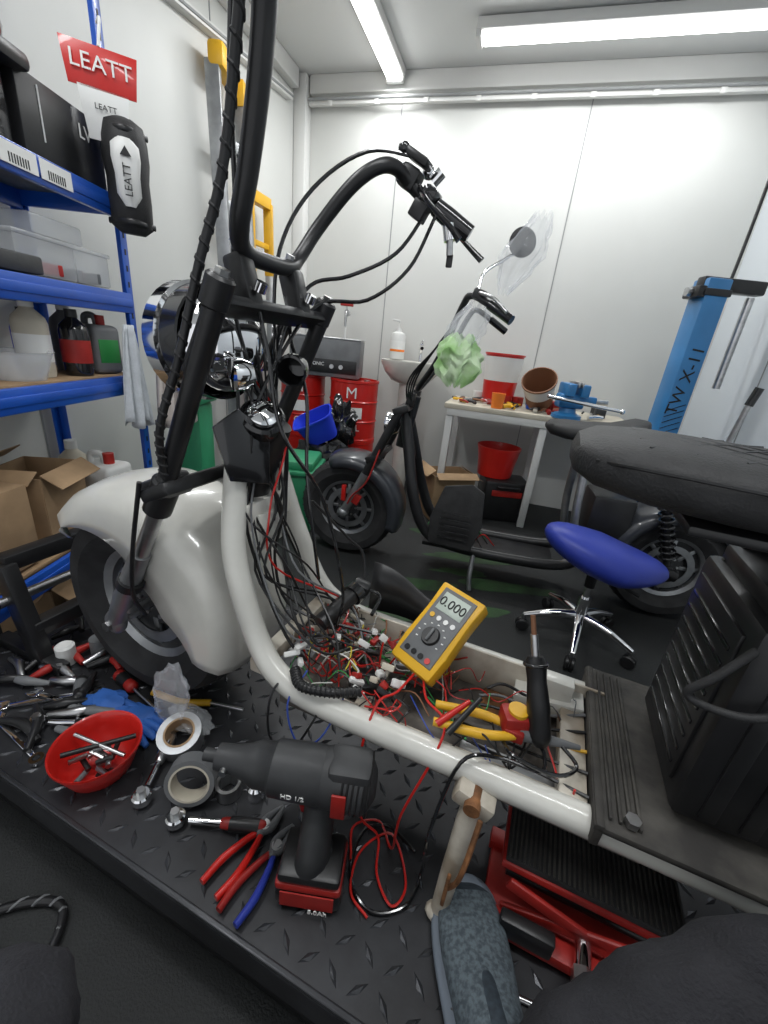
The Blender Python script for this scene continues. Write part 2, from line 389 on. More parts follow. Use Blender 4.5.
b.box((-.585,.487,.785),(.075,.06,.04),'blk',rot=(0,-.45,0),bev=.01)
b.box((-.452,NC,1.075),(.045,.28,.016),'blk',rot=(0,-.42,0),bev=.005)
for n in (.545,.675):
    b.box((-.457,n,1.11),(.034,.034,.075),'blk',rot=(0,-.3,0),bev=.007)
    b.cyl((-.464,n-.010,1.158),(-.46,n-.010,1.168),.007,'silver',seg=8); b.cyl((-.43,n,1.10),(-.424,n,1.112),.009,'chrome')
b.tube([(-.70,.50,.47),(-.67,.460,.55),(-.64,.45,.66),(-.60,.45,.8)],.004,'blk')
b.box((-.735,.485,.50),(.05,.025,.045),'alu',bev=.008)
b.done('fork',FB,E1)
# handlebar
b=B()
bar=[(-.16,.34,1.31),(-.24,.37,1.37),(-.32,.42,1.42),(-.36,.475,1.42),(-.38,.497,1.37),(-.395,.505,1.31),(-.42,.515,1.235),(-.445,.525,1.175),(-.458,.55,1.150),(-.462,.61,1.146),(-.463,.665,1.150),(-.468,.70,1.17),(-.455,.735,1.22),(-.415,.752,1.275),(-.385,.765,1.306),(-.362,.785,1.324),(-.348,.81,1.328),(-.335,.835,1.318),(-.30,.855,1.292),(-.225,.875,1.25)]
b.tube(bar,[.0135]*8+[.0125]*3+[.0115]*9,'blk',seg=14,n=6)
b.tube([(-.285,.858,1.285),(-.26,.865,1.27),(-.22,.876,1.247)],[.015,.0165,.0155],'blkgloss',n=3,seg=14)
b.tube([(-.21,.362,1.345),(-.16,.34,1.31),(-.10,.32,1.27)],.019,'blkgloss',n=3,seg=14)
b.box((-.335,.845,1.324),(.040,.034,.036),'blk',rot=(0,.5,0),bev=.008); b.box((-.32,.84,1.350),(.048,.034,.014),'blk',rot=(0,.5,0),bev=.005)
b.box((-.295,.85,1.296),(.03,.042,.032),'blkgloss',rot=(0,.5,0),bev=.008); b.sph((-.345,.83,1.362),.011,'blkgloss',sub=2)
b.tube([(-.335,.86,1.316),(-.29,.90,1.291),(-.245,.92,1.25),(-.20,.92,1.215)],[.007,.0055,.005,.007],'blkgloss',flat=.5)
b.tube([(-.31,.83,1.306),(-.28,.80,1.276),(-.235,.79,1.24),(-.215,.79,1.22)],[.007,.0055,.005,.007],'blkgloss',flat=.5)
b.cyl((-.30,.87,1.325),(-.285,.87,1.34),.010,'chrome'); b.sph((-.31,.87,1.34),.012,'chrome',sub=2)
b.cyl((-.255,.85,1.256),(-.248,.85,1.231),.011,'chrome'); b.cyl((-.248,.85,1.231),(-.245,.85,1.208),.006,'silver'); b.box((-.244,.85,1.20),(.012,.005,.022),'blk')
b.box((-.305,.83,1.271),(.028,.028,.028),'blk',rot=(0,.5,0))
b.done('handlebar',FB,E1)
# headlight
b=B()
hc=V((-.485,.595,1.025)); ax=V((-1,.10,-.05)); K=1.18
def sc(pr): return [(r*K,h*K) for r,h in pr]
b.lathe(sc([(0,.0),(.03,.004),(.052,.02),(.067,.045),(.073,.075),(.076,.095)]),hc,ax,'chrome',36)
b.lathe(sc([(.075,.09),(.083,.094),(.083,.118),(.077,.124),(.071,.118),(.071,.10)]),hc,ax,'chrome',36)
b.lathe(sc([(.0765,.055),(.079,.057),(.079,.088),(.0765,.09)]),hc,ax,'blkgloss',36)
b.lathe(sc([(.071,.108),(.05,.12),(.0,.126)]),hc,ax,'clear',30)
b.lathe(sc([(.02,.05),(.05,.08),(.07,.10)]),hc,ax,'silver',30)
b.bar((-.53,.505,.98),(-.48,.505,1.07),.03,.012,'blk'); b.bar((-.53,.685,.98),(-.48,.685,1.07),.03,.012,'blk')
b.lathe([(0,0),(.018,.003),(.025,.018),(.025,.033),(0,.038)],(-.455,.56,.985),(-.5,-.8,-.1),'chrome',20)
b.lathe([(0,0),(.018,.004),(.026,.03),(.026,.045),(.022,.046)],(-.43,.65,1.0),(.3,-1,-.2),'blkgloss',20)
b.done('headlight',FB,E1)
b=B()
b.lathe([(.0,.0),(.033,0),(.038,.01),(.038,.04),(.033,.045),(.031,.036),(0,.038)],(-.475,.60,.885),(.5,-.45,.75),'blkgloss',28)
b.lathe([(0,.04),(.024,.04),(.026,.05),(.018,.055),(0,.057)],(-.475,.60,.885),(.5,-.45,.75),'chrome',24)
b.box((-.50,.60,.86),(.06,.09,.09),'blk',bev=.015,rot=(0,-.4,0)); b.ext([(-.035,.01),(.03,0),(.045,.09),(.0,.13),(-.045,.10)],(-.455,.55,.80),(.6,.8,0),(-.2,0,1),.012,'blkgloss')
b.done('ignition_lock',FB,E1)
# cables
b=B()
br=[(-.375,.47,1.45),(-.405,.48,1.33),(-.435,.485,1.22),(-.47,.475,1.12),(-.505,.462,1.0),(-.54,.450,.90),(-.555,.460,.82)]
b.tube(br,.0060,'blk')
P_=spline(br,30)
b.tube([p+V((math.cos(i*1.05)*.006,math.sin(i*1.05)*.006,0)) for i,p in enumerate(P_)],.0025,'rubber',n=1,seg=6)
b.tube([(-.42,.50,1.45),(-.44,.51,1.32),(-.455,.53,1.2),(-.49,.56,1.08),(-.48,.60,.95)],.0035,'blkgloss')
for pts in ([(-.31,.84,1.35),(-.40,.80,1.35),(-.47,.74,1.28),(-.50,.69,1.18),(-.49,.66,1.05),(-.46,.63,.9)],
            [(-.29,.84,1.28),(-.33,.80,1.20),(-.40,.76,1.155),(-.45,.71,1.13),(-.47,.66,1.05),(-.46,.62,.93)],
            [(-.28,.85,1.27),(-.31,.82,1.18),(-.37,.78,1.12),(-.44,.72,1.10),(-.47,.64,1.0),(-.47,.56,.9)],
            [(-.47,.70,1.17),(-.47,.68,1.05),(-.42,.66,.95),(-.40,.64,.8),(-.36,.63,.6)],
            [(-.46,.56,1.14),(-.42,.55,1.02),(-.40,.56,.9),(-.34,.60,.78),(-.30,.62,.6),(-.31,.62,.5)]):
    b.tube(pts,.0034,'blkgloss',seg=8)
for k in range(16):
    j=lambda a:random.uniform(-a,a)
    b.tube([(-.50+j(.02),.60+j(.03),1.0+j(.05)),(-.46+j(.02),.60+j(.05),.88),(-.45+j(.02),.60+j(.06),.75),(-.42+j(.04),.60+j(.07),.63),(-.35+j(.05),.60+j(.08),.53),(-.27+j(.06),.60+j(.08),.49+j(.02))],random.choice((.002,.0032,.0025)),'blk' if k%6 else ('red' if k%4 else 'grey'),seg=6)
cols=['blk','blk','blk','blk','red','ww','ww','wg','wb','wy','grey','brown','redm','cream','blk','red']
for k in range(105):
    c0=V((random.uniform(-.36,-.08) if k<90 else random.uniform(-.1,.14),random.uniform(.52,.70),.46+random.random()*.045)); p=[c0]
    d=V((random.uniform(-1,1),random.uniform(-1,1),0)).normalized()
    for q in range(4):
        d=(d+V((random.uniform(-.9,.9),random.uniform(-.9,.9),0))).normalized(); nx=p[-1]+d*random.uniform(.025,.045)
        nx.x=min(.15,max(-.38,nx.x)); nx.y=min(.72,max(.50,nx.y)); nx.z=.44+random.random()*.065; p.append(nx)
    b.tube(p,random.choice((.0011,.0013,.0018)),random.choice(cols),seg=5,n=4)
for k in range(40):
    b.box((random.uniform(-.36,-.12),random.uniform(.51,.68),.475+random.random()*.03),random.choice([(.024,.012,.010),(.016,.014,.010),(.03,.01,.009)]),random.choice(['plasticw','plasticw','plasticw','cream','blk','redm']),rot=(random.random(),random.random()*.6,random.random()*3),bev=.002)
b.box((-.14,.66,.455),(.10,.07,.04),'alu',rot=(0,0,.2)); b.box((-.21,.57,.45),(.07,.05,.03),'blk',rot=(0,0,.5))
b.tube([(-.33,.50,.49),(-.34,.45,.47),(-.33,.43,.40),(-.29,.43,.38),(-.26,.45,.44),(-.25,.50,.49)],.0022,'blk',seg=6)
b.tube([(-.30,.50,.50),(-.31,.455,.46),(-.28,.44,.40),(-.24,.45,.42),(-.22,.50,.49)],.0016,'wb',seg=6)
sl=spline([(-.32,.49,.50),(-.29,.465,.50),(-.24,.475,.50),(-.20,.51,.49)],14)
b.tube(sl,.008,'blk',n=1); [b.torus(p,.008,.0018,(sl[min(i+1,len(sl)-1)]-sl[max(i-1,0)]),'blk',12,6) for i,p in enumerate(sl) if i%2==0]
for k in range(6):
    b.tube([(-.05+k*.01,.53+.025*k,.465),(.03,.53+.028*k,.455+.004*k),(.10,.52+.03*k,.465),(.17,.50+.04*k,.48)],.0028,['blk','blk','yellow','blk','grey','blk'][k],seg=6)
b.done('wiring_harness',FB,E1)
b=B(); b.tube([(.02,.452,.455),(.018,.44,.40),(.014,.425,.30),(.011,.414,.215)],[.014,.016,.015,.013],'whitedirty',seg=14)
b.box((.02,.452,.445),(.06,.035,.03),'whitedirty',rot=(0,.3,0),bev=.006); b.cyl((.02,.47,.45),(.02,.425,.45),.012,'rust'); b.sph((.011,.413,.212),(.022,.016,.013),'whitedirty',sub=2)
b.tube([(.035,.425,.44),(.03,.40,.38),(.025,.40,.33),(.016,.41,.29)],.004,'rust',seg=6); b.box((.013,.40,.30),(.006,.004,.08),'rust')
b.done('kickstand',FB,E1)
b=B(); rings=[]
for k in range(8):
    a=k/7; rings.append([(-.30+.16*a,.765+.012*math.sin(a*3.1),.47),(-.30+.16*a,.775+.012*math.sin(a*3.1),.56+.03*math.cos(a*3))])
b.loft(rings,'blk',closed=False,cap=False); b.done('side_panel',FB,E1,solid=.004)
# ================================================================ items on scooter deck
def multimeter():
    b=B(); o=V((-.135,.585,.505)); t=V((-.083,.70,.60)); y=(t-o).normalized(); x=V((.93,-.33,.0)); x=(x-y*x.dot(y)).normalized(); z=x.cross(y)
    hw=.046
    b.ext([(-hw,0),(hw,0),(hw+.003,.05),(hw+.001,.12),(hw+.004,.175),(-hw-.004,.175),(-hw-.001,.12),(-hw-.003,.05)],o,x,y,.036,'yellow',bev=.006)
    f=o+z*.0185
    b.ext([(-.037,.018),(.037,.018),(.037,.165),(-.037,.165)],f,x,y,.004,'grey',bev=.002)
    b.ext([(-.029,.118),(.029,.118),(.029,.157),(-.029,.157)],f+z*.001,x,y,.004,'lcd',bev=.001)
    b.text('0.000',.026,f+y*.137+z*.0035,x,y,'ink')
    b.lathe([(0,.008),(.016,.008),(.019,0)],f+y*.068,z,'blk',24); b.bar(f+y*.056+z*.01,f+y*.082+z*.01,.006,.006,'grey',up=z)
    for k in range(4): b.cyl(f+x*(-.024+.016*k)+y*.028,f+x*(-.024+.016*k)+y*.028+z*.004,.0055,'red' if k>2 else 'blkgloss',seg=12)
    for k in range(4): b.cyl(f+x*(-.024+.016*k)+y*.104,f+x*(-.024+.016*k)+y*.104+z*.004,.005,'yellow' if k==0 else 'label',seg=12)
    for k in range(9):
        a=math.radians(-30+30*k); b.box(f+x*(.027*math.cos(a))+y*(.068+.025*math.sin(a))+z*.0022,(.004,.003,.001),'label',bev=0)
    b.done('multimeter',FB)
multimeter()
b=B()
p0,p1=V((.098,.545,.492)),V((.041,.62,.67)); d=(p1-p0)
b.tube([p0,p0+d*.08,p0+d*.3,p0+d*.5,p0+d*.62,p0+d*.68],[.010,.017,.018,.015,.017,.012],'blk',seg=16,n=4)
b.cyl(p0+d*.66,p0+d*.85,.006,'silver'); b.cyl(p0+d*.84,p0+d*1.0,.004,'brown'); b.torus(p0+d*.62,.017,.003,d,'blkgloss')
b.tube([p0,(.105,.53,.49),(.10,.50,.49),(.04,.49,.495),(-.01,.46,.49),(-.03,.43,.36),(-.03,.45,.22),(-.04,.40,.208),(-.09,.37,.206),(-.14,.40,.206),(-.15,.47,.206),(-.11,.50,.206),(-.05,.48,.208)],.003,'blkgloss',seg=8)
b.tube([(.12,.56,.50),(.15,.53,.495),(.12,.50,.495),(.06,.50,.50),(.04,.53,.49)],.003,'blkgloss',seg=6)
b.done('soldering_iron',FB)
b=B(); g0,g1=V((-.335,.60,.52)),V((-.30,.73,.555)); d=g1-g0
b.tube([g0,g0+d*.05,g0+d*.5,g0+d*.7],[.014,.018,.017,.018],'blk',seg=16,n=3); b.cyl(g0+d*.68,g0+d*.82,.024,'blkgloss'); b.box(g0+d*.9,(.04,.03,.035),'blk',rot=(.2,.3,.2),bev=.01)
b.tube([g0+d*.9,g0+d*.8+V((.05,.01,.0)),g0+d*.4+V((.07,.01,.0))],.004,'blkgloss')
b.tube([g1,g1+V((-.02,.02,.06)),g1+V((-.05,.0,.10)),(-.40,.66,.75)],.003,'blk')
b.done('throttle_grip',FB)
b=B()
b.tube([(-.125,.575,.51),(-.14,.53,.50),(-.16,.49,.50),(-.165,.45,.42),(-.15,.44,.30),(-.12,.47,.215),(-.10,.42,.207),(-.06,.39,.207),(-.05,.43,.207),(-.10,.49,.207),(-.14,.44,.207),(-.13,.38,.207),(-.09,.36,.207)],.0022,'red',seg=6)
b.tube([(-.11,.58,.51),(-.09,.54,.50),(-.05,.51,.50),(-.05,.47,.47),(-.08,.44,.35),(-.09,.46,.22),(-.13,.50,.207),(-.17,.47,.207),(-.15,.42,.207)],.0022,'red',seg=6)
b.tube([(-.06,.50,.50),(-.02,.54,.53)],[.006,.004],'red',n=2); b.tube([(-.04,.49,.50),(-.005,.545,.54)],[.006,.004],'blk',n=2)
b.done('test_lead',FB)
def pliers(name,p0,p1,z,c1,c2):
    b=B(); p0=V((*p0,z));p1=V((*p1,z)); d=(p1-p0); n=V((-d.y,d.x,0)).normalized()
    for sg,c in ((-1,c1),(1,c2)):
        b.tube([p0+n*sg*.018,p0+d*.25+n*sg*.019,p0+d*.5+n*sg*.011,p0+d*.64+n*sg*.004],[.007,.008,.007,.006],c,n=5,flat=.8)
        b.tube([p0+d*.62+n*sg*.004,p0+d*.75-n*sg*.008,p0+d*.88-n*sg*.006,p1-n*sg*.001],[.008,.010,.007,.003],'grey',n=4,flat=.8)
    b.cyl(p0+d*.72-V((0,0,.008)),p0+d*.72+V((0,0,.009)),.009,'silver'); b.done(name,FB)
pliers('combination_pliers',(-.335,.28),(-.305,.44),.212,'red','red')
pliers('side_cutters',(-.285,.265),(-.27,.42),.212,'bluedeep','redm')
b=B(); a=V((.0,.535,.498)); e=V((.14,.56,.50)); d=e-a; n=V((-d.y,d.x,0)).normalized()
for sg in (-1,1): b.tube([a+n*sg*.018-d*.5,a+n*sg*.02,a+d*.3+n*sg*.012,a+d*.5],[.007,.008,.007,.007],'yellow',n=5)
b.tube([a+d*.45,a+d*.8,a+d*1.1],[.012,.008,.004],'grey'); b.box(a+d*.4,(.03,.025,.02),'redm'); b.done('wire_stripper',FB)
b=B(); b.box((.055,.56,.51),(.05,.04,.035),'redm',bev=.008,rot=(0,0,.4)); b.cyl((.055,.56,.525),(.055,.56,.532),.016,'yellow'); b.box((.085,.575,.505),(.02,.012,.02),'blk',bev=.003,rot=(0,0,.4)); b.done('tape_measure',FB)
# ================================================================ impact wrench
def impact():
    b=B(); o=V((-.39,.345,.415)); e=V((-.125,.43,.405)); d=(e-o); L=d.length; d.normalize(); w=V((-d.y,d.x,0)).normalized(); u=d.cross(w)
    b.lathe([(0,0),(.010,0),(.010,.02),(.020,.022),(.022,.05),(.027,.07),(.034,.085),(.036,.11),(.036,.115)],o,d,'gun',28)
    b.lathe([(.036,.11),(.041,.115),(.043,.16),(.043,.19),(.041,.195)],o,d,'gun',28)
    b.lathe([(.041,.19),(.044,.20),(.045,.26),(.038,L-.01),(.02,L),(0,L)],o,d,'gun',28)
    b.box(o+d*.235+u*.030,(.07,.06,.035),'gun',rot=(0,0,math.atan2(d.y,d.x)),bev=.012)
    for k in range(6): b.lathe([(.0445,.225+.008*k),(.0462,.227+.008*k),(.0445,.229+.008*k)],o,d,'blk',28)
    h=o+d*.19; base=V((-.195,.365,.275))
    b.tube([h-u*.02,h-u*.055+d*.004,base+V((0,0,.02)),base],[.026,.024,.025,.030],'gun',n=5,seg=16,flat=1.3)
    b.tube([h-u*.045-d*.022,h-u*.06-d*.026,h-u*.085-d*.02],.009,'redm',n=3)
    ang=math.atan2(d.y,d.x)
    b.box(base+V((0,0,-.005)),(.10,.075,.022),'blk',rot=(0,0,ang),bev=.008); b.box(base+V((0,0,-.022)),(.105,.078,.018),'redm',rot=(0,0,ang),bev=.006); b.box(base+V((0,0,-.05)),(.108,.08,.045),'blk',rot=(0,0,ang),bev=.012)
    b.box(base+V((0,0,-.045))-w*.0405,(.085,.002,.034),'redm',rot=(0,0,ang),bev=0)
    f=base-w*.042; b.text('5.0Ah',.013,f+V((.02,0,-.055)),d,(0,0,1),'label'); b.text('BRUSHLESS',.008,f+V((-.01,0,-.038)),d,(0,0,1),'label')
    b.box(o+d*.225-w*.0445,(.022,.004,.05),'redm',rot=(0,0,ang),bev=.002)
    b.text('HD 1/2',.012,o+d*.155-w*.0435,d,u,'label')
    b.cyl(o+d*.04-w*.020,o+d*.04-w*.028,.006,'silver')
    b.done('impact_wrench',FB)
impact()
def tape(name,c,R,r,w,ax,m1='grey',m2='card'):
    b=B(); b.lathe([(r,-w/2),(R,-w/2),(R,w/2),(r,w/2)],c,ax,m1,36); b.lathe([(r+.001,-w/2-.001),(r-.003,-w/2-.001),(r-.003,w/2+.001),(r+.001,w/2+.001)],c,ax,m2,36); b.done(name,FB)
tape('duct_tape_roll',(-.58,.455,.225),.044,.030,.045,(.15,-.25,1),'alu')
tape('duct_tape_roll',(-.475,.385,.25),.045,.036,.03,(.5,-.9,.35),'grey','cream')
b=B(); b.lathe([(.018,0),(.024,0),(.024,.03),(.018,.03)],(-.42,.42,.2015),(0,0,1),'silver',24); b.lathe([(.018,.03),(.018,.0)],(-.42,.42,.2015),(0,0,1),'grey',6); b.lathe([(0,0),(.017,0),(.017,.025),(.012,.03),(.0,.02)],(-.37,.44,.2015),(0,0,1),'chrome',24); b.done('socket_set',FB)
def ratchet(name,p0,p1,hm=('redm','blk')):
    b=B(); p0=V((*p0,.214));p1=V((*p1,.214));d=p1-p0
    b.tube([p0,p0+d*.05,p0+d*.25,p0+d*.45,p0+d*.5],[.007,.011,.012,.010,.008],hm[0],n=4); b.tube([p0+d*.08,p0+d*.4],.0125,hm[1],n=2)
    b.tube([p0+d*.48,p0+d*.85],.006,'chrome',n=2); b.cyl(p1-V((0,0,.010)),p1+V((0,0,.010)),.017,'chrome',bev=.003); b.cyl(p1+V((0,0,.010)),p1+V((0,0,.022)),.008,'silver',seg=6); b.done(name,FB)
ratchet('ratchet_handle',(-.31,.395),(-.465,.335)); ratchet('ratchet_handle',(-.61,.46),(-.55,.335),('silver','chrome'))
ratchet('ratchet_handle',(-.74,.42),(-.88,.35),('blk','blk'))
def driver(p0,p1,m1,m2):
    b=B(); p0=V((*p0,.217));p1=V((*p1,.212));d=p1-p0
    b.tube([p0,p0+d*.04,p0+d*.25,p0+d*.42,p0+d*.47],[.010,.015,.013,.015,.008],m1,n=4); b.tube([p0+d*.1,p0+d*.3],.0145,m2,n=2); b.tube([p0+d*.46,p1],.0035,'silver',n=2); b.done('screwdriver',FB)
driver((-.86,.52),(-.70,.49),'redm','blk'); driver((-.92,.47),(-.80,.38),'blk','grey')
def spanner(p0,p1,z=.206):
    b=B(); p0=V((*p0,z));p1=V((*p1,z));d=(p1-p0);L=d.length;x=d.normalized();y=V((-x.y,x.x,0))
    b.ext([(.012,-.006),(L-.012,-.005),(L-.012,.005),(.012,.006)],p0,x,y,.006,'chrome',bev=.0015)
    b.ext([(.018,-.010),(.004,-.016),(-.014,-.012),(-.008,-.005),(.002,-.006),(.002,.006),(-.008,.005),(-.014,.012),(.004,.016),(.018,.010)],p0,x,y,.008,'chrome',bev=.001)
    b.lathe([(.007,-.005),(.013,-.005),(.013,.005),(.007,.005),(.007,-.005)],p1,(0,0,1),'chrome',18); b.done('spanner',FB)
for q in (((-1.0,.34),(-.86,.47)),((-.97,.32),(-.80,.30)),((-.98,.40),(-.84,.42)),((-.72,.55),(-.62,.52))): spanner(*q)
b=B(); c=(-.675,.345,.2015)
b.lathe([(0,.0),(.043,0),(.057,.012),(.070,.045),(.076,.070),(.079,.072),(.079,.067),(.074,.064)],c,(0,0,1),'red',40); b.lathe([(.076,.070),(.073,.066),(.067,.045),(.054,.016),(.04,.006),(0,.005)],c,(0,0,1),'red',40)
b.done('parts_bowl',FB)
b=B()
for k in range(14):
    a=random.random()*6.28; q=V((c[0]+.022*math.cos(a),c[1]+.022*math.sin(a),.214+.003*k)); a2=random.random()*6.28
    b.cyl(q,q+V((.03*math.cos(a2),.03*math.sin(a2),.006)),.005,random.choice(['silver','grey','blk','blk','blk']),seg=8)
b.cyl((-.73,.34,.272),(-.62,.36,.255),.004,'silver'); b.cyl((-.71,.30,.27),(-.64,.40,.255),.005,'blk')
b.done('socket_bits',FB)
b=B()
for (x,y,r) in ((-.80,.45,0),(-.72,.45,.6)):
    b.sph((x,y,.213),(.055,.035,.015),'bluecloth',rot=(0,0,r),nz=.5,nf=9)
    for k in range(4): b.tube([(x+.02,y-.02+.013*k,.212),(x+.06+.01*k,y-.03+.017*k,.215),(x+.085,y-.035+.02*k,.21)],[.010,.009,.006],'bluecloth',n=3)
b.done('work_glove',FB)
b=B(); b.tube([(-.74,.52,.215),(-.66,.53,.215),(-.6,.56,.213)],.008,'yellow'); b.tube([(-.6,.56,.213),(-.52,.58,.213)],.004,'silver'); b.done('hex_key',FB)
b=B()
for k in range(24):
    p=V((random.uniform(-1.15,-.82),random.uniform(.3,.6),.213)); a=random.random()*3.1; L=random.uniform(.03,.07)
    b.tube([p,p+V((L*math.cos(a),L*math.sin(a),.008)),p+V((2*L*math.cos(a+.2),2*L*math.sin(a+.2),0))],[.007,.011,.005],random.choice(['blk','blk','grey','silver','blk','redm']),n=3)
b.done('loose_tools',FB)
b=B(); b.lathe([(0,0),(.022,0),(.022,.05),(.016,.055),(0,.055)],(-1.02,.50,.2015),(0,0,1),'plasticw',20); b.lathe([(0,0),(.022,0),(.022,.05),(.0,.05)],(-.98,.56,.2015),(0,0,1),'grey',20); b.done('spray_can',FB)
b=B(); b.sph((-.615,.47,.31),(.045,.012,.09),'film',nz=.35,nf=9,sub=4,rot=(0,.35,0)); b.sph((-.60,.50,.222),(.055,.03,.02),'film',nz=.35,nf=9,sub=4); b.done('plastic_wrap',FB)
# ================================================================ scissor jack / lift pad
b=B(); Z0=.2015
b.box((.215,.50,Z0+.012),(.28,.14,.022),'redm',bev=.004); 
for n in (.44,.56): b.bar((.07,n,Z0+.02),(.37,n,Z0+.02),.03,.022,'redm')
for sgn in (1,-1):
    for n in (.455,.545): b.bar((.22-sgn*.12,n,Z0+.03),(.22+sgn*.12,n,Z0+.095),.022,.008,'redm',up=(0,1,0))
b.box((.215,.525,Z0+.108),(.26,.115,.014),'redm',bev=.003); b.box((.215,.525,Z0+.119),(.25,.107,.012),'rubber',bev=.002)
for k in range(34): b.box((.0945+.0073*k,.525,Z0+.126),(.0032,.104,.004),'dusty',bev=.001)
b.cyl((.22,.46,Z0+.05),(.22,.40,Z0+.045),.012,'chrome'); b.cyl((.22,.42,Z0+.047),(.22,.405,Z0+.047),.017,'silver',seg=6); b.cyl((.10,.50,Z0+.055),(.34,.50,Z0+.055),.010,'blk')
b.box((.14,.432,Z0+.04),(.08,.02,.04),'blk',bev=.004)
b.done('scissor_jack',FB)
b=B(); b.box((.31,.375,.212),(.12,.012,.02),'blue',rot=(0,0,.1)); b.tube([(.20,.37,.208),(.26,.38,.208),(.33,.36,.208)],.005,'red'); b.cyl((.12,.37,.206),(.22,.38,.206),.004,'silver'); b.done('drift_punch',FB)
# ================================================================ seated person (legs)
def limb(name,pts,rad,m,sub=2):
    me=bpy.data.meshes.new(name); me.from_pydata(pts,[(i,i+1) for i in range(len(pts)-1)],[])
    me.materials.append(M[m]); ob=bpy.data.objects.new(name,me); bpy.context.collection.objects.link(ob)
    md=ob.modifiers.new('k','SKIN'); md.use_smooth_shade=True
    for i,v in enumerate(me.skin_vertices[0].data): v.radius=rad[i]
    me.skin_vertices[0].data[0].use_root=True
    md=ob.modifiers.new('u','SUBSURF'); md.levels=sub; md.render_levels=sub
    tx=bpy.data.textures.new('folds','CLOUDS'); tx.noise_scale=.05
    md=ob.modifiers.new('d','DISPLACE'); md.texture=tx; md.strength=.028; md.mid_level=.5; md.texture_coords='GLOBAL'
    ob.parent=EP; ob.matrix_local=EP.matrix_basis.inverted()@G
    return ob
EP=empty('seated_person',G@Matrix.Translation((0.03,-.36,.0)))
limb('right_leg',[(.02,-.36,.53),(.14,-.30,.53),(.28,-.12,.54),(.42,.08,.535),(.49,.215,.515),(.43,.225,.47),(.355,.215,.42),(.275,.20,.36),(.218,.185,.305)],[(.15,.12),(.11,.11),(.095,.095),(.08,.08),(.070,.070),(.067,.066),(.064,.062),(.062,.060),(.062,.060)],'jeans',3)
limb('left_leg',[(.02,-.36,.53),(-.11,-.32,.53),(-.20,-.12,.51),(-.275,.09,.475),(-.30,.175,.445),(-.315,.14,.32),(-.32,.08,.2),(-.32,.03,.09)],[(.15,.12),(.11,.11),(.095,.095),(.078,.078),(.066,.066),(.062,.062),(.056,.056),(.055,.055)],'jeans',3)
def shoe(name,heel,toe,z):
    b=B(); h=V((*heel,z)); t=V((*toe,z)); d=(t-h);L=d.length;x=d.normalized();y=V((-x.y,x.x,0))
    prof=[(0,.028,.075),(.06,.038,.092),(.2,.042,.104),(.35,.042,.100),(.5,.046,.082),(.65,.053,.066),(.8,.053,.056),(.92,.044,.046),(.98,.027,.034),(1.0,.010,.024)]
    rings=[];sr=[]
    for q,w,hh in prof:
        r=[]
        for k in range(20):
            a=2*math.pi*k/20; ca,sa=math.cos(a),math.sin(a)
            zz=.014+ (hh-.014)*(.5+.5*math.copysign(abs(sa)**.8,sa)); ww=w*math.copysign(abs(ca)**.75,ca)*(1 if sa<.2 else 1-.25*(sa-.2))
            r.append(h+x*(L*q)+y*ww+V((0,0,zz)))
        rings.append(r)
        sr.append([h+x*(L*q+(q-.5)*.014)+y*(w+.006)*sg+V((0,0,zz+(.008 if q>.9 else 0))) for sg,zz in ((-1,0),(1,0),(1.03,.012),(1,.028),(-1,.028),(-1.03,.012))])
    b.loft(rings[:8],'shoe'); b.loft(rings[7:],'shoe_toe'); b.loft(sr,'sole')
    # tongue + laces
    b.loft([[h+x*L*q+y*ww+V((0,0,zz)) for ww,zz in ((-.018,hh-.004),(0,hh+.004),(.018,hh-.004),(.0,hh-.012))] for q,hh in ((.22,.106),(.35,.100),(.48,.085),(.60,.072))],'shoe_toe')
    for k in range(6):
        q=.26+.055*k; hh=.107-.0085*k
        for sg in (-1,1): b.tube([h+x*L*q-y*.026*sg+V((0,0,hh-.010)),h+x*L*(q+.02)+V((0,0,hh+.002)),h+x*L*(q+.045)+y*.026*sg+V((0,0,hh-.016))],.0028,'grey',n=3,seg=6)
    for sg in (-1,1):
        for k in range(4): b.tube([h+x*L*(.36+.07*k)+y*sg*.047+V((0,0,.03)),h+x*L*(.33+.07*k)+y*sg*.037+V((0,0,.066-.005*k))],.0024,'grey',n=2,seg=6)
    b.done(name,FW,EP,ang=70,sub=1)
shoe('right_shoe',(.215,.125),(.198,.425),.2); shoe('left_shoe',(-.32,-.05),(-.34,.235),.0)
b=B(); x0,y0=.03,-.38
b.lathe([(0,0),(.17,0),(.18,.02),(.18,.05),(.16,.07),(0,.075)],(x0,y0,.315),(0,0,1),'bluedeep',32); b.cyl((x0,y0,.08),(x0,y0,.315),.025,'chrome')
for k in range(5):
    a=k*1.2566; b.bar((x0,y0,.09),(x0+.22*math.cos(a),y0+.22*math.sin(a),.06),.03,.02,'chrome'); b.sph((x0+.22*math.cos(a),y0+.22*math.sin(a),.03),(.028,.028,.03),'blk',sub=2)
b.done('work_stool')
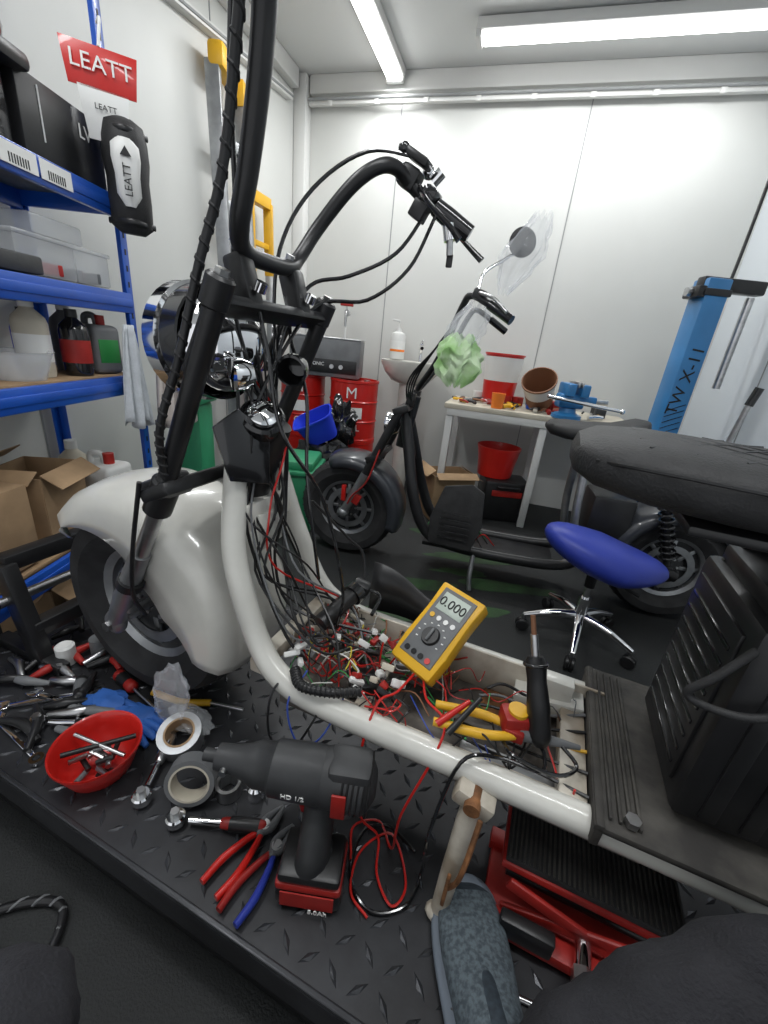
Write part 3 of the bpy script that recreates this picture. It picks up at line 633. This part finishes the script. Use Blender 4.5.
# ================================================================ BLUE SADDLE STOOL
b=B(); rings=[]
c0=V((.85,1.42,.375)); K=32
for i in range(13):
    t=i/12; r=[]; ph=math.pi*(.03+.94*t); rad=math.sin(ph)**.55; h=-math.cos(ph)
    for k in range(K):
        a=2*math.pi*k/K; ca,sa=math.cos(a),math.sin(a)
        x=.245*rad*ca; y=.16*rad*sa*(1-.32*max(0,ca))
        z=.068*h*(1-.25*max(0,ca)) - .20*x + .35*x*x*(1 if x<0 else .2) -.7*y*y
        r.append(c0+V((x,y,z+.02)))
    rings.append(r)
b.loft(rings,'bluedeep')
b.cyl((.83,1.43,.25),(.83,1.43,.35),.02,'blk'); b.cyl((.83,1.43,.12),(.83,1.43,.30),.014,'chrome'); b.cyl((.83,1.43,.09),(.83,1.43,.20),.024,'chrome')
b.tube([(.83,1.43,.31),(.90,1.38,.30),(.97,1.34,.28)],.006,'blk')
for k in range(5):
    a=.5+k*1.2566; e=(.83+.21*math.cos(a),1.43+.21*math.sin(a))
    b.tube([(.83,1.43,.115),(.83+.1*math.cos(a),1.43+.1*math.sin(a),.105),(*e,.07)],[.020,.017,.012],'chrome',n=4)
    b.cyl((*e,.075),(*e,.05),.007,'silver')
    for sg in (-1,1):
        q=V((e[0],e[1],.026))+V((-math.sin(a),math.cos(a),0))*.010*sg; w=V((-math.sin(a),math.cos(a),0))*.007
        b.cyl(q-w,q+w,.026,'blk',bev=.003)
b.done('saddle_stool')
# ================================================================ SECOND SCOOTER (frame F2)
E2=empty('parked_scooter',F2)
b=B(); wheel(b,(0,0,.255),.25,.085,.14,hub='alu'); b.done('front_wheel',F2,E2)
b=B(); wheel(b,(1.50,0,.255),.25,.085,.14,hub='alu'); b.done('rear_wheel',F2,E2)
def fend(ax,a0,a1,R,hw,m,nm):
    b=B(); rings=[]; ax=V(ax)
    for k in range(21):
        th=math.radians(a0+(a1-a0)*k/20); e=V((-math.cos(th),0,math.sin(th)))
        pr=[(R-.06,-hw),(R-.02,-hw*.97),(R-.003,-hw*.7),(R+.004,0)]; pr+=[(r,-w) for r,w in pr[::-1][1:]]
        rings.append([ax+e*r+V((0,w,0)) for r,w in pr])
    b.loft(rings,m,closed=False,cap=False); b.done(nm,F2,E2,ang=60,solid=.004)
fend((0,0,.255),70,195,.285,.115,'fendergrey','front_fender'); fend((1.5,0,.255),0,150,.285,.115,'fendergrey','rear_fender')
b=B()
for n in (-.115,.115):
    b.cyl((0,n,.255),(.10,n,.47),.022,'alu'); b.cyl((.09,n,.45),(.23,n,.78),.02,'blk'); b.sph((0,n,.255),.03,'alu',sub=2)
    b.bar((.26,n*.6,.80),(.27,n*.6,.86),.035,.035,'blk')
b.box((.13,0,.55),(.07,.27,.03),'blk',rot=(0,-.4,0)); b.box((.235,0,.785),(.07,.27,.03),'blk',rot=(0,-.4,0))
b.lathe([(0,0),(.035,.01),(.05,.03),(.055,.06),(.053,.07)],(.22,0,.70),(-1,0,0),'chrome',28); b.lathe([(.053,.065),(.03,.075),(0,.08)],(.22,0,.70),(-1,0,0),'clear',28)
b.box((.0,-.125,.36),(.02,.02,.08),'red'); b.box((.06,-.125,.34),(.05,.02,.05),'redm',rot=(0,.4,0))
b.tube([(.16,-.13,.6),(.12,-.16,.45),(.05,-.15,.36),(.02,-.13,.3)],.004,'redm')
b.done('fork',F2,E2)
b=B()
hb=[(.60,-.36,1.17),(.53,-.33,1.21),(.47,-.27,1.235),(.44,-.22,1.20),(.37,-.12,1.02),(.30,-.06,.90),(.28,0,.87),(.30,.06,.90),(.37,.12,1.02),(.44,.22,1.20),(.47,.27,1.235),(.53,.33,1.21),(.60,.36,1.17)]
b.tube(hb,.0125,'blk'); b.tube([(.54,-.335,1.205),(.62,-.37,1.16)],.017,'blkgloss',n=2); b.tube([(.54,.335,1.205),(.62,.37,1.16)],.017,'blkgloss',n=2)
b.box((.50,-.30,1.235),(.05,.04,.035),'blk',rot=(0,.3,0),bev=.008); b.tube([(.50,-.32,1.24),(.55,-.38,1.22),(.60,-.41,1.18)],.006,'silver')
b.tube([(.49,-.27,1.25),(.50,-.25,1.31),(.56,-.22,1.36),(.60,-.20,1.39)],.006,'chrome'); b.lathe([(0,0),(.038,.004),(.047,.015),(.047,.022),(0,.024)],(.605,-.19,1.415),(.3,-1,.1),'blk',24)
b.lathe([(0,-.001),(.036,-.001),(.042,.006)],(.606,-.193,1.4153),(.3,-1,.1),'blkgloss',24)
for k in range(4): b.tube([(.46,-.25+.01*k,1.2),(.36,-.2,1.05),(.28-.01*k,-.12,.9),(.27,-.04+.01*k,.72),(.31,0,.55)],.004,'blk',seg=6)
b.done('handlebar',F2,E2)
b=B()
for n in (-.12,.12):
    b.tube([(.24,n*.35,.76),(.28,n*.6,.62),(.34,n,.40),(.42,n,.24),(.55,n,.19),(.8,n,.18),(1.05,n,.20),(1.2,n,.30),(1.5,n*1.15,.255)],.026,'blk',seg=12)
    b.tube([(1.08,n,.25),(1.05,n,.45),(1.04,n*.7,.70)],.018,'alu'); b.tube([(1.45,n*1.2,.30),(1.35,n*1.1,.62)],.016,'blk')
    for q in range(9): b.torus((1.44-.009*q,n*1.2,.34+.026*q),.026,.006,(-.3,0,1),'blkgloss',16,6)
b.cyl((.235,0,.60),(.27,0,.84),.03,'blk')
b.box((.72,0,.17),(.62,.22,.02),'blk'); b.box((1.2,0,.40),(.18,.2,.28),'blk',bev=.02)
b.tube([(.66,-.13,.18),(.66,-.17,.08),(.67,-.19,.01)],.011,'alu')
for k in range(22):
    c0=V((random.uniform(.4,.65),random.uniform(-.1,.1),.2)); b.tube([c0,c0+V((.04,random.uniform(-.05,.05),.07)),c0+V((.1,random.uniform(-.06,.06),.01))],.003,random.choice(['blk','red','wy','ww','wg']),seg=5)
b.done('frame',F2,E2)
b=B(); rings=[]
for (s,w,zt,zb) in ((.86,.03,.80,.78),(.88,.08,.815,.76),(.94,.12,.82,.75),(1.04,.14,.82,.75),(1.14,.145,.83,.75),(1.22,.13,.86,.76),(1.25,.06,.86,.79)):
    rings.append([(s,math.copysign(abs(math.cos(a))**.6,math.cos(a))*w,(zt+zb)/2+math.copysign(abs(math.sin(a))**.8,math.sin(a))*(zt-zb)/2) for a in [2*math.pi*k/20 for k in range(20)]])
b.loft(rings,'blkmatte'); b.done('seat',F2,E2)
b=B(); b.ext([(-.10,0),(.10,0),(.12,.12),(.09,.28),(.03,.31),(-.09,.28),(-.12,.12)],(.54,-.16,.20),(1,-.1,0),(.1,.12,1),.02,'rubber',bev=.006)
for k in range(5): b.bar((.48,-.172,.25+.03*k),(.62,-.182,.25+.03*k),.006,.006,'blkgloss')
b.done('foot_panel',F2,E2)
# plastic bags
def crumple(name,c,r,m,seed,rot=0,pw=.7,amp=1.0):
    b=B(); rings=[]; c=V(c)
    for i in range(30):
        t=i/29; rr=math.sin(math.pi*(.05+.86*t))**pw; row=[]
        for k in range(48):
            a=2*math.pi*k/48; q=rr*(1+amp*(.10*math.sin(5*a+seed+4*t)+.07*math.sin(11*a+seed*2-6*t)+.38*noise.noise(V((math.cos(a)*1.6,math.sin(a)*1.6,t*3+seed)))+.16*noise.noise(V((math.cos(a)*4,math.sin(a)*4,t*9+seed)))))
            z=(t-.5)*2*r[2]; row.append(c+V((r[0]*q*math.cos(a)+z*rot,r[1]*q*math.sin(a),z+.012*math.sin(7*a+seed))))
        rings.append(row)
    b.loft(rings,m,cap=False); b.done(name,ang=22)
crumple('plastic_film_wrap',(.385,1.69,1.38),(.065,.055,.12),'film',1,.35)
crumple('plastic_carrier_bag',(.215,1.66,1.015),(.085,.06,.085),'greenbag',3.3,0,.5)
crumple('plastic_carrier_bag',(.225,1.66,1.11),(.062,.05,.10),'film',5,.3,.6)
# ================================================================ BACK OF THE ROOM
def drum(c,r,h,lab=True):
    b=B(); x,y,z=c
    b.lathe([(0,.004),(r-.006,.004),(r,0),(r,.015),(r-.004,.02),(r-.004,h*.32),(r+.003,h*.34),(r-.004,h*.36),(r-.004,h*.64),(r+.003,h*.66),(r-.004,h*.68),(r-.004,h-.02),(r,h-.015),(r,h),(r-.012,h),(r-.014,h-.012),(0,h-.012)],c,(0,0,1),'red',36)
    b.cyl((x+r*.5,y,z+h-.012),(x+r*.5,y,z+h),.02,'silver')
    if lab:
        b.lathe([(r+.0008,h*.40),(r+.0008,h*.58)],c,(0,0,1),'label',10,a0=0,a1=60,ref=(-.55,-.83,0)); b.text('M',.10,(x,y-r-.004,z+h*.8),(1,0,0),(0,0,1),'label'); b.text('OIL',.06,(x+.02,y-r-.004,z+h*.25),(1,0,0),(0,0,1),'label')
    b.done('oil_drum',FW)
drum((-.29,2.93,.0),.165,.405,False); drum((-.29,2.93,.406),.165,.40); drum((-.66,3.02,.0),.155,.405,False); drum((-.66,3.02,.406),.155,.40)
b=B(); b.box((-.49,2.99,.925),(.46,.28,.235),'grey',bev=.008); b.box((-.49,2.846,.875),(.42,.006,.085),'blk',bev=.002); b.box((-.49,2.99,1.046),(.46,.28,.012),'silver',bev=.004)
b.cyl((-.38,2.842,.875),(-.38,2.832,.875),.014,'silver'); b.cyl((-.44,2.842,.875),(-.44,2.832,.875),.014,'silver'); b.text('ULTRASONIC',.03,(-.58,2.842,.885),(1,0,0),(0,0,1),'label'); b.done('ultrasonic_cleaner')
b=B(); b.cyl((-.41,3.30,1.22),(-.41,3.22,1.22),.02,'silver'); b.tube([(-.41,3.24,1.22),(-.41,3.19,1.22),(-.41,3.18,1.18),(-.41,3.18,1.13)],.010,'silver'); b.box((-.41,3.21,1.27),(.09,.02,.02),'redm'); b.cyl((-.41,3.21,1.22),(-.41,3.21,1.27),.006,'silver'); b.tube([(-.41,3.18,1.12),(-.41,3.19,1.0),(-.42,3.21,.9)],.008,'plasticw'); b.done('wall_tap')
b=B(); c=V((.08,3.05,.82))
rings=[]
for (q,z) in ((.35,-.02),(.62,.0),(.85,.05),(1.0,.11),(1.0,.13),(.93,.13),(.86,.10),(.6,.05),(.2,.045)):
    rings.append([c+V((.21*q*math.copysign(abs(math.cos(a))**.7,math.cos(a)),.16*q*math.copysign(abs(math.sin(a))**.7,math.sin(a)),z)) for a in [2*math.pi*k/32 for k in range(32)]])
b.loft(rings,'white'); b.box((.10,3.19,.94),(.40,.07,.02),'white',bev=.006); b.cyl((.08,3.06,0),(.08,3.06,.82),.055,'white',r2=.07)
b.tube([(.14,3.17,.95),(.14,3.17,1.02),(.14,3.13,1.05),(.14,3.07,1.04)],.012,'chrome'); b.cyl((.14,3.17,1.04),(.14,3.17,1.07),.015,'chrome'); b.bar((.14,3.17,1.07),(.14,3.10,1.09),.015,.006,'chrome'); b.done('wash_basin')
b=B(); x,y=-.03,3.18; b.lathe([(0,0),(.05,0),(.052,.01),(.052,.15),(.045,.17),(.02,.18),(.018,.20),(0,.20)],(x,y,.952),(0,0,1),'plasticw',24); b.lathe([(.0528,.05),(.0528,.12)],(x,y,.952),(0,0,1),'label',24); b.lathe([(.053,.05),(.053,.065)],(x,y,.952),(0,0,1),'orange',24)
b.cyl((x,y,1.15),(x,y,1.20),.006,'plasticw'); b.bar((x,y,1.20),(x-.05,y-.01,1.205),.016,.012,'plasticw'); b.done('soap_dispenser')
b=B(); r0,r1,d0,d1=-.37,.76,2.70,3.24
b.box(((r0+r1)/2,(d0+d1)/2,.725),(r1-r0,d1-d0,.032),'cream',bev=.004); b.box(((r0+r1)/2,d0+.02,.69),(r1-r0-.04,.03,.05),'white_trim',bev=.004)
for r in (r0+.04,r1-.04,.25):
    for d in (d0+.04,d1-.04): b.box((r,d,.355),(.045,.045,.71),'white_trim',bev=.004)
b.done('workbench',FR)
def bucket(nm,c,r,h,ax=(0,0,1),m='red',rim='plasticw'):
    b=B(); b.lathe([(0,0),(r*.82,0),(r,h),(r+.006,h),(r+.006,h-.012),(r-.004,h-.012)],c,ax,m,32); b.lathe([(r-.002,h),(r*.80,.004),(0,.004)],c,ax,m,32)
    b.lathe([(r*.90,h*.45),(r*1.012,h*.9),(r*1.012,h*.93)],c,ax,rim,32); b.done(nm)
bucket('paint_bucket',(.69,2.97,.743),.125,.32,rim='plasticw'); bucket('paint_bucket',(.93,2.82,.80),.10,.19,(-.35,-.6,.7),'brown','plasticw')
bucket('cleaning_bucket',(.73,2.80,.285),.14,.20,m='red',rim='red')
b=B(); b.lathe([(0,0),(.035,0),(.042,.09),(.038,.09),(.03,.01),(0,.01)],(.63,2.68,.743),(0,0,1),'orange',24); b.done('orange_cup')
b=B(); x,y,z=1.02,2.56,.742
b.lathe([(0,0),(.085,0),(.085,.02),(.05,.035),(.045,.06),(0,.06)],(x,y,z),(0,0,1),'bluecol',28)
b.box((x,y,z+.10),(.15,.09,.08),'bluecol',bev=.015); b.box((x-.03,y,z+.165),(.05,.16,.07),'bluecol',bev=.01); b.box((x+.05,y,z+.165),(.05,.16,.07),'bluecol',bev=.01); b.box((x+.005,y,z+.195),(.012,.15,.03),'silver'); b.box((x+.028,y,z+.195),(.012,.15,.03),'silver')
b.box((x+.10,y,z+.11),(.10,.05,.05),'bluecol',bev=.01); b.cyl((x+.13,y,z+.11),(x+.22,y,z+.11),.016,'silver'); b.cyl((x-.16,y-.08,z+.12),(x+.26,y-.12,z+.08),.011,'chrome'); b.sph((x+.26,y-.12,z+.08),.018,'chrome',sub=2)
b.done('bench_vise')
b=B()
for k in range(60):
    r=random.uniform(-.33,.62); d=random.uniform(2.73,3.0); a=random.random()*3.1; L=random.uniform(.03,.1); p=V((r,d,.755)); q=p+V((L*math.cos(a),L*math.sin(a),.006))
    b.tube([p,(p+q)/2+V((0,0,.004)),q],random.choice([.006,.009,.014]),random.choice(['silver','blk','grey','redm','blk','brown','yellow','chrome','blk']),n=3)
for k in range(14): b.box((random.uniform(-.25,.6),random.uniform(2.95,3.15),.775),(.06,.05,.06),random.choice(['card','blk','blue','plasticw','redm','gun']),rot=(0,0,random.random()))
b.done('bench_tools',FR)
b=B(); b.box((.80,2.76,.14),(.30,.24,.28),'blk',bev=.02); b.box((.80,2.637,.2),(.2,.01,.04),'redm'); b.tube([(.74,2.64,.24),(.74,2.61,.25),(.86,2.61,.25),(.86,2.64,.24)],.009,'blk'); b.done('tool_case')
def carton(c,s,rz=0):
    b=B(); w,d,h=s; R=Matrix.Rotation(rz,4,'Z'); T=Matrix.Translation(c)@R
    def bx(cc,ss,rr=(0,0,0)):
        b.box(T@V(cc),ss,'card',rot=(rr[0],rr[1],rz+rr[2]),bev=.001)
    bx((0,0,.004),(w,d,.006)); bx((-w/2,0,h/2),(.005,d,h)); bx((w/2,0,h/2),(.005,d,h)); bx((0,-d/2,h/2),(w,.005,h)); bx((0,d/2,h/2),(w,.005,h))
    bx((0,-d/2-.03,h+.01),(w,.06,.004),(.5,0,0)); bx((-w/2-.03,0,h+.02),(.07,d,.004),(0,-.6,0)); bx((w/2+.03,0,h-.01),(.07,d,.004),(0,.6,0)); b.done('cardboard_box')
carton((.40,2.68,.003),(.28,.24,.30),.3)
b=B(); T=Matrix.Translation((-.46,2.55,.53))@Matrix.Rotation(-.5,4,'Y')@Matrix.Rotation(.35,4,'X')
def rr_(w,d,z): return [T@V((w*math.copysign(abs(math.cos(a))**.5,math.cos(a)),d*math.copysign(abs(math.sin(a))**.5,math.sin(a)),z)) for a in [2*math.pi*k/32 for k in range(32)]]
b.loft([rr_(.09,.06,-.08),rr_(.12,.085,.08),rr_(.13,.095,.08),rr_(.13,.095,.07),rr_(.118,.083,.07),rr_(.088,.058,-.074)],'bluebin'); b.done('storage_bin')
b=B(); b.sph((-.42,2.56,.22),(.24,.14,.22),'blkgloss',nz=.5,nf=9,sub=4); b.sph((-.34,2.68,.52),(.09,.07,.16),'blkgloss',nz=.6,nf=9,sub=4); b.done('rubbish_bag')
b=B(); b.box((-.58,2.25,.18),(.34,.26,.36),'green',bev=.02,taper=(1.08,1.08)); b.box((-.58,2.25,.365),(.40,.32,.025),'green',bev=.008); b.box((-.58,2.25,.40),(.36,.28,.05),'green',bev=.015); b.done('green_crate')
b=B(); b.box((-.93,1.90,.36),(.15,.15,.72),'green',bev=.02); b.box((-.93,1.90,.74),(.18,.18,.04),'green',bev=.01); b.cyl((-.93,1.90,.76),(-.93,1.90,.85),.03,'green'); b.done('green_gas_cabinet')
# stepladder leaning at left wall
b=B()
A0,A1=V((-.84,2.70,0)),V((-.985,2.76,2.20)); B0,B1=V((-.865,3.02,0)),V((-.91,3.04,1.76))
C0,C1=V((-.98,2.60,0)),V((-1.03,2.57,2.20)); D0,D1=V((-.92,2.82,0)),V((-.96,2.84,1.76))
b.bar(A0,A1,.03,.07,'alu'); b.bar(C0,C1,.03,.07,'alu')
for k in range(7):
    t=.12+.125*k; b.bar(A0.lerp(A1,t),C0.lerp(C1,t),.03,.05,'alu')
b.box((-1.01,2.67,2.22),(.08,.24,.10),'yellow',bev=.02); b.bar(A0.lerp(A1,.955),A1+V((0,0,.01)),.04,.08,'yellow')
b.bar(B0,B0.lerp(B1,.8),.028,.05,'alu'); b.bar(B0.lerp(B1,.78),B1,.032,.055,'yellow'); b.bar(D0,D0.lerp(D1,.8),.028,.05,'alu'); b.bar(D0.lerp(D1,.78),D1,.032,.055,'yellow')
for k in range(5): b.bar(B0.lerp(B1,.15+.18*k),D0.lerp(D1,.15+.18*k),.02,.03,'alu' if k<4 else 'yellow')
b.bar(B1,D1,.05,.06,'yellow')
b.done('stepladder')
# tyre changer column
b=B(); x,y=1.44,2.3
b.box((x,y,.78),(.11,.12,1.40),'bluecol',bev=.008); b.box((x,y,.04),(.30,.4,.08),'bluecol',bev=.01); b.box((x+.09,y,1.46),(.30,.06,.06),'blk',bev=.008); b.box((x-.07,y,1.42),(.04,.12,.05),'blk',bev=.008)
b.box((x,y,1.42),(.125,.135,.03),'blk',bev=.004)
b.cyl((x-.11,y,1.42),(x-.07,y,1.42),.02,'silver'); b.cyl((x+.20,y,1.0),(x+.20,y,1.42),.018,'silver')
b.text('TW X-11',.085,(x-.005,y-.0615,1.02),(0.1,0,1),(-1,0,.1),'ink')
for k in range(6): b.bar((x-.05,y-.0612,.72+.03*k),(x+.04,y-.0612,.76+.03*k),.008,.002,'ink',bev=0)
b.cyl((x-.30,y-.12,.62),(x+.1,y-.12,.60),.02,'silver'); b.cyl((x-.28,y-.12,.08),(x-.20,y-.12,.62),.02,'alu'); b.lathe([(0,0),(.17,0),(.18,.02),(0,.04)],(x-.12,y-.25,.60),(0,0,1),'alu',32); b.cyl((x-.12,y-.25,.0),(x-.12,y-.25,.60),.09,'bluecol',r2=.07)
b.cyl((x+.12,y-.25,.3),(x+.16,y-.30,.95),.012,'silver'); b.cyl((x+.16,y-.30,.95),(x+.17,y-.31,1.03),.018,'blkgloss')
b.done('tyre_changer')
b=B(); b.tube([(1.66,2.50,2.0),(1.63,2.46,1.7),(1.60,2.43,1.45),(1.56,2.42,1.2),(1.52,2.42,.9)],.008,'blk'); b.done('air_hose')
# ================================================================ BLUE SHELVING
b=B(); X0,X1,Y0,Y1=-1.0,-1.325,.62,1.64
for x in (X0,X1):
    for y in (Y0,Y1):
        b.box((x,y,1.05),(.035,.004,2.10),'blue',bev=.001); b.box((x+(.016 if x==X0 else -.016),y-(.016 if y==Y1 else -.016),1.05),(.004,.035,2.10),'blue',bev=.001)
        for k in range(40): b.box((x+(.0185 if x==X0 else -.0185),y-(.016 if y==Y1 else -.016),.05+.05*k),(.001,.008,.018),'ink',bev=0)
ZS=(1.41,1.125,.85,.33)
for z in ZS:
    for x in (X0+.012,X1-.0): b.box((x,(Y0+Y1)/2,z-.035),(.018,Y1-Y0-.02,.065),'blue',bev=.004)
    b.box((X0+.022,(Y0+Y1)/2,z-.035),(.006,Y1-Y0-.03,.025),'blue',bev=.002)
    for y in (Y0+.01,Y1-.01): b.box(((X0+X1)/2,y,z-.03),(abs(X1-X0),.015,.05),'blue',bev=.003)
    b.box(((X0+X1)/2,(Y0+Y1)/2,z-.006),(abs(X1-X0)-.02,Y1-Y0-.04,.012),'card' if z<1 else 'grey',bev=.001)
for y in (1.10,1.22,1.34): b.box((X0+.0265,y,1.378),(.002,.11,.045),'label',bev=0); [b.box((X0+.028,y-.03+.008*k,1.37),(.001,.003,.02),'ink',bev=0) for k in range(8)]
b.done('shelving_unit')
b=B(); b.box((-1.13,1.47,1.505),(.22,.32,.18),'blk',bev=.004); b.box((-1.0185,1.38,1.52),(.002,.004,.12),'label',bev=0); b.text('LV',.05,(-1.0185,1.55,1.54),(0,1,0),(0,0,1),'label'); b.box((-1.13,1.18,1.50),(.2,.22,.17),'blkgloss',bev=.01); b.done('black_box')
b=B(); b.sph((-1.14,1.24,1.68),(.13,.13,.12),'plasticw',sub=4); b.sph((-1.09,1.22,1.64),(.11,.10,.08),'blkgloss'); b.box((-1.05,1.24,1.60),(.12,.2,.04),'blk',bev=.015); b.ext([(-.1,0),(.1,0),(.06,.12),(-.06,.12)],(-1.05,1.26,1.76),(0,1,0),(.8,0,.3),.008,'plasticw'); b.done('motocross_helmet')
fx=V((.86,.50,0)); up=V((0,0,1))
b=B(); o=V((-.955,1.565,1.55))
b.ext([(-.085,0),(.085,0),(.095,.10),(-.095,.10)],o+V((0,0,.10)),fx,up,.003,'red',bev=.0005); b.ext([(-.05,-.02),(.05,-.02),(.065,.105),(-.065,.105)],o,fx,up,.003,'label',bev=.0005); b.tube([o+V((0,0,.20)),o+V((0,.02,.27)),o+V((-.02,.04,.27))],.004,'label')
b.text('LEATT',.055,o+V((.005,-.006,.155)),fx,up,'label',.001); b.text('LEATT',.02,o+V((.005,-.006,.06)),fx,up,'ink',.0006)
b.done('product_card')
b=B(); c=V((-.93,1.60,1.45)); nrm=V((.50,-.86,0)); rings=[]
for (z,w,t) in ((-.15,.035,.02),(-.13,.06,.035),(-.06,.062,.05),(0,.060,.06),(.05,.066,.065),(.10,.064,.055),(.14,.056,.04),(.155,.03,.02)):
    rings.append([c+fx*w*math.cos(a)+nrm*t*math.sin(a)*(1.0 if math.sin(a)>0 else .5)+V((0,0,z)) for a in [2*math.pi*k/20 for k in range(20)]])
b.loft(rings,'blkmatte')
rings=[]
for (z,w,t) in ((-.08,.015,.050),(-.05,.034,.060),(0,.034,.068),(.04,.040,.074),(.075,.038,.070),(.095,.02,.058)):
    rings.append([c+fx*w*math.cos(a)+nrm*(t*.8+.012*math.sin(a))+V((0,0,z)) for a in [2*math.pi*k/16 for k in range(16)]])
b.loft(rings,'plasticw'); b.text('LEATT',.03,c+nrm*.072+V((0,0,-.015)),(0,0,1),-fx,'ink',.001); b.ext([(-.015,0),(.015,0),(0,.025)],c+nrm*.075+V((0,0,.045)),fx,up,.002,'ink',bev=0)
for z in (-.12,.12): b.tube([c-fx*.066+V((0,0,z)),c+nrm*.05+V((0,0,z)),c+fx*.066+V((0,0,z))],.009,'blk',flat=.4)
b.done('knee_guard')
def bottle(nm,c,r,h,m,cap='redm',lab=None):
    b=B(); b.lathe([(0,0),(r*.95,0),(r,.01),(r,h*.68),(r*.9,h*.76),(r*.4,h*.86),(r*.36,h*.9),(0,h*.9)],c,(0,0,1),m,24); b.lathe([(0,h),(r*.4,h),(r*.42,h*.88),(0,h*.88)],c,(0,0,1),cap,20)
    if lab: b.lathe([(r+.0006,h*.2),(r+.0006,h*.55)],c,(0,0,1),lab,24)
    b.done(nm)
bottle('oil_bottle',(-1.06,1.42,.851),.042,.20,'blkgloss','blk','redm'); bottle('oil_bottle',(-1.16,1.52,.851),.045,.22,'grey','plasticw'); bottle('cleaner_bottle',(-1.10,1.30,.851),.045,.22,'cream','plasticw','label'); bottle('brake_fluid_bottle',(-1.20,1.40,.851),.04,.19,'bluebin','blk')
def jug(nm,c,s,m,rz=0,lab='label'):
    b=B(); x,y,z=c; b.box((x,y,z+s[2]*.42),(s[0],s[1],s[2]*.84),m,rot=(0,0,rz),bev=.02,seg=3); b.cyl((x+s[0]*.2,y,z+s[2]*.82),(x+s[0]*.2,y,z+s[2]),s[0]*.14,'redm'); b.tube([(x-s[0]*.35,y,z+s[2]*.8),(x-s[0]*.3,y,z+s[2]*.97),(x,y,z+s[2]*.97),(x+s[0]*.08,y,z+s[2]*.82)],.011,m)
    b.box((x,y,z+s[2]*.4),(s[0]*.7,s[1]+.002,s[2]*.4),lab,rot=(0,0,rz),bev=.001); b.done(nm)
jug('jerrycan',(-1.07,1.54,.851),(.10,.12,.19),'grey',1.2,'wg')
b=B(); b.lathe([(0,0),(.06,0),(.085,.075),(.09,.078),(.083,.07),(.056,.005),(0,.005)],(-1.08,1.21,.851),(0,0,1),'clear',32); b.done('plastic_bowl')
b=B()
for (y,z,l) in ((1.33,1.126,.22),(1.52,1.126,.16)):
    b.box((-1.13,y,z+.05),(.2,l,.095),'clear',bev=.008); b.box((-1.13,y,z+.10),(.21,l+.01,.012),'clear',bev=.004)
    for k in range(14): b.box((-1.10+random.uniform(-.07,.06),y+random.uniform(-.07,.07),z+.025),(.03,.03,.03),random.choice(['grey','blk','redm','silver','plasticw']),rot=(0,0,random.random()))
b.box((-1.09,1.40,1.26),(.10,.20,.05),'clear',bev=.006); b.done('storage_tray')
b=B(); b.box((-1.08,1.2,1.15),(.16,.14,.045),'gun',bev=.006); b.done('receipt_printer')
carton((-1.14,1.24,.332),(.18,.22,.24),.15); jug('white_jerrycan',(-1.07,1.47,.331),(.13,.15,.24),'plasticw',1.45)
bottle('drain_bottle',(-1.22,1.52,.331),.05,.26,'cream','plasticw')
carton((-1.14,1.25,.003),(.20,.30,.2),.0)
b=B(); b.box((-1.12,.95,.46),(.2,.26,.24),'card',bev=.003); b.done('shipping_box')
def towel(nm,p0,p1,z0,z1,m,ph):
    b=B(); rings=[]; p0=V(p0);p1=V(p1); nn=V((-(p1-p0).y,(p1-p0).x,0)).normalized()
    for i in range(14):
        t=i/13; z=z1+(z0-z1)*t; w=.35+.65*t**.6
        rings.append([(p0+(p1-p0)*(.5+(u/24-.5)*w))+nn*(.012*math.sin(u*.9+ph+t*1.3)*(.4+t)+.008*math.sin(u*.37+ph))+V((0,0,z+.015*math.sin(u*.5+ph)*t)) for u in range(25)])
    b.loft(rings,m,closed=False,cap=False); b.done(nm,solid=.003,ang=80)
towel('hanging_towel',(-.950,1.47,0),(-.925,1.58,0),.68,1.02,'cloth',0); towel('hanging_towel',(-.925,1.62,0),(-.83,1.74,0),.66,1.13,'clothpink',2)
b=B(); pts=[(-.62,.36,.012),(-.55,.30,.012),(-.50,.34,.012),(-.52,.42,.012),(-.60,.42,.012),(-.72,.36,.012),(-.8,.3,.012)]; b.tube(pts,.008,'blk')
P_=spline(pts,16); b.tube([p+V((0,math.cos(i*1.1)*.007,.002+math.sin(i*1.1)*.006)) for i,p in enumerate(P_)],.003,'grey',n=1,seg=5); b.done('braided_cable')
# ================================================================ CAMERA / WORLD
cd=bpy.data.cameras.new('camera'); cd.sensor_fit='VERTICAL'; cd.sensor_height=36; cd.sensor_width=27; cd.lens=415/1024*36; cd.clip_start=.02
co=bpy.data.objects.new('camera',cd); bpy.context.collection.objects.link(co)
R_=V((.9945,.04,.0987)).normalized(); Fw=V((0,.9268,-.3757)); Fw=(Fw-R_*Fw.dot(R_)).normalized(); U_=R_.cross(Fw)
m=Matrix.Identity(4)
for i in range(3): m[i][0]=R_[i]; m[i][1]=U_[i]; m[i][2]=-Fw[i]
m[2][3]=1.05; co.matrix_basis=G@m; bpy.context.scene.camera=co
w=bpy.data.worlds.new('world'); bpy.context.scene.world=w; w.use_nodes=True; bg=w.node_tree.nodes['Background']; bg.inputs[0].default_value=(.93,.96,1,1); bg.inputs[1].default_value=.95
bpy.context.scene.view_settings.view_transform='Standard'
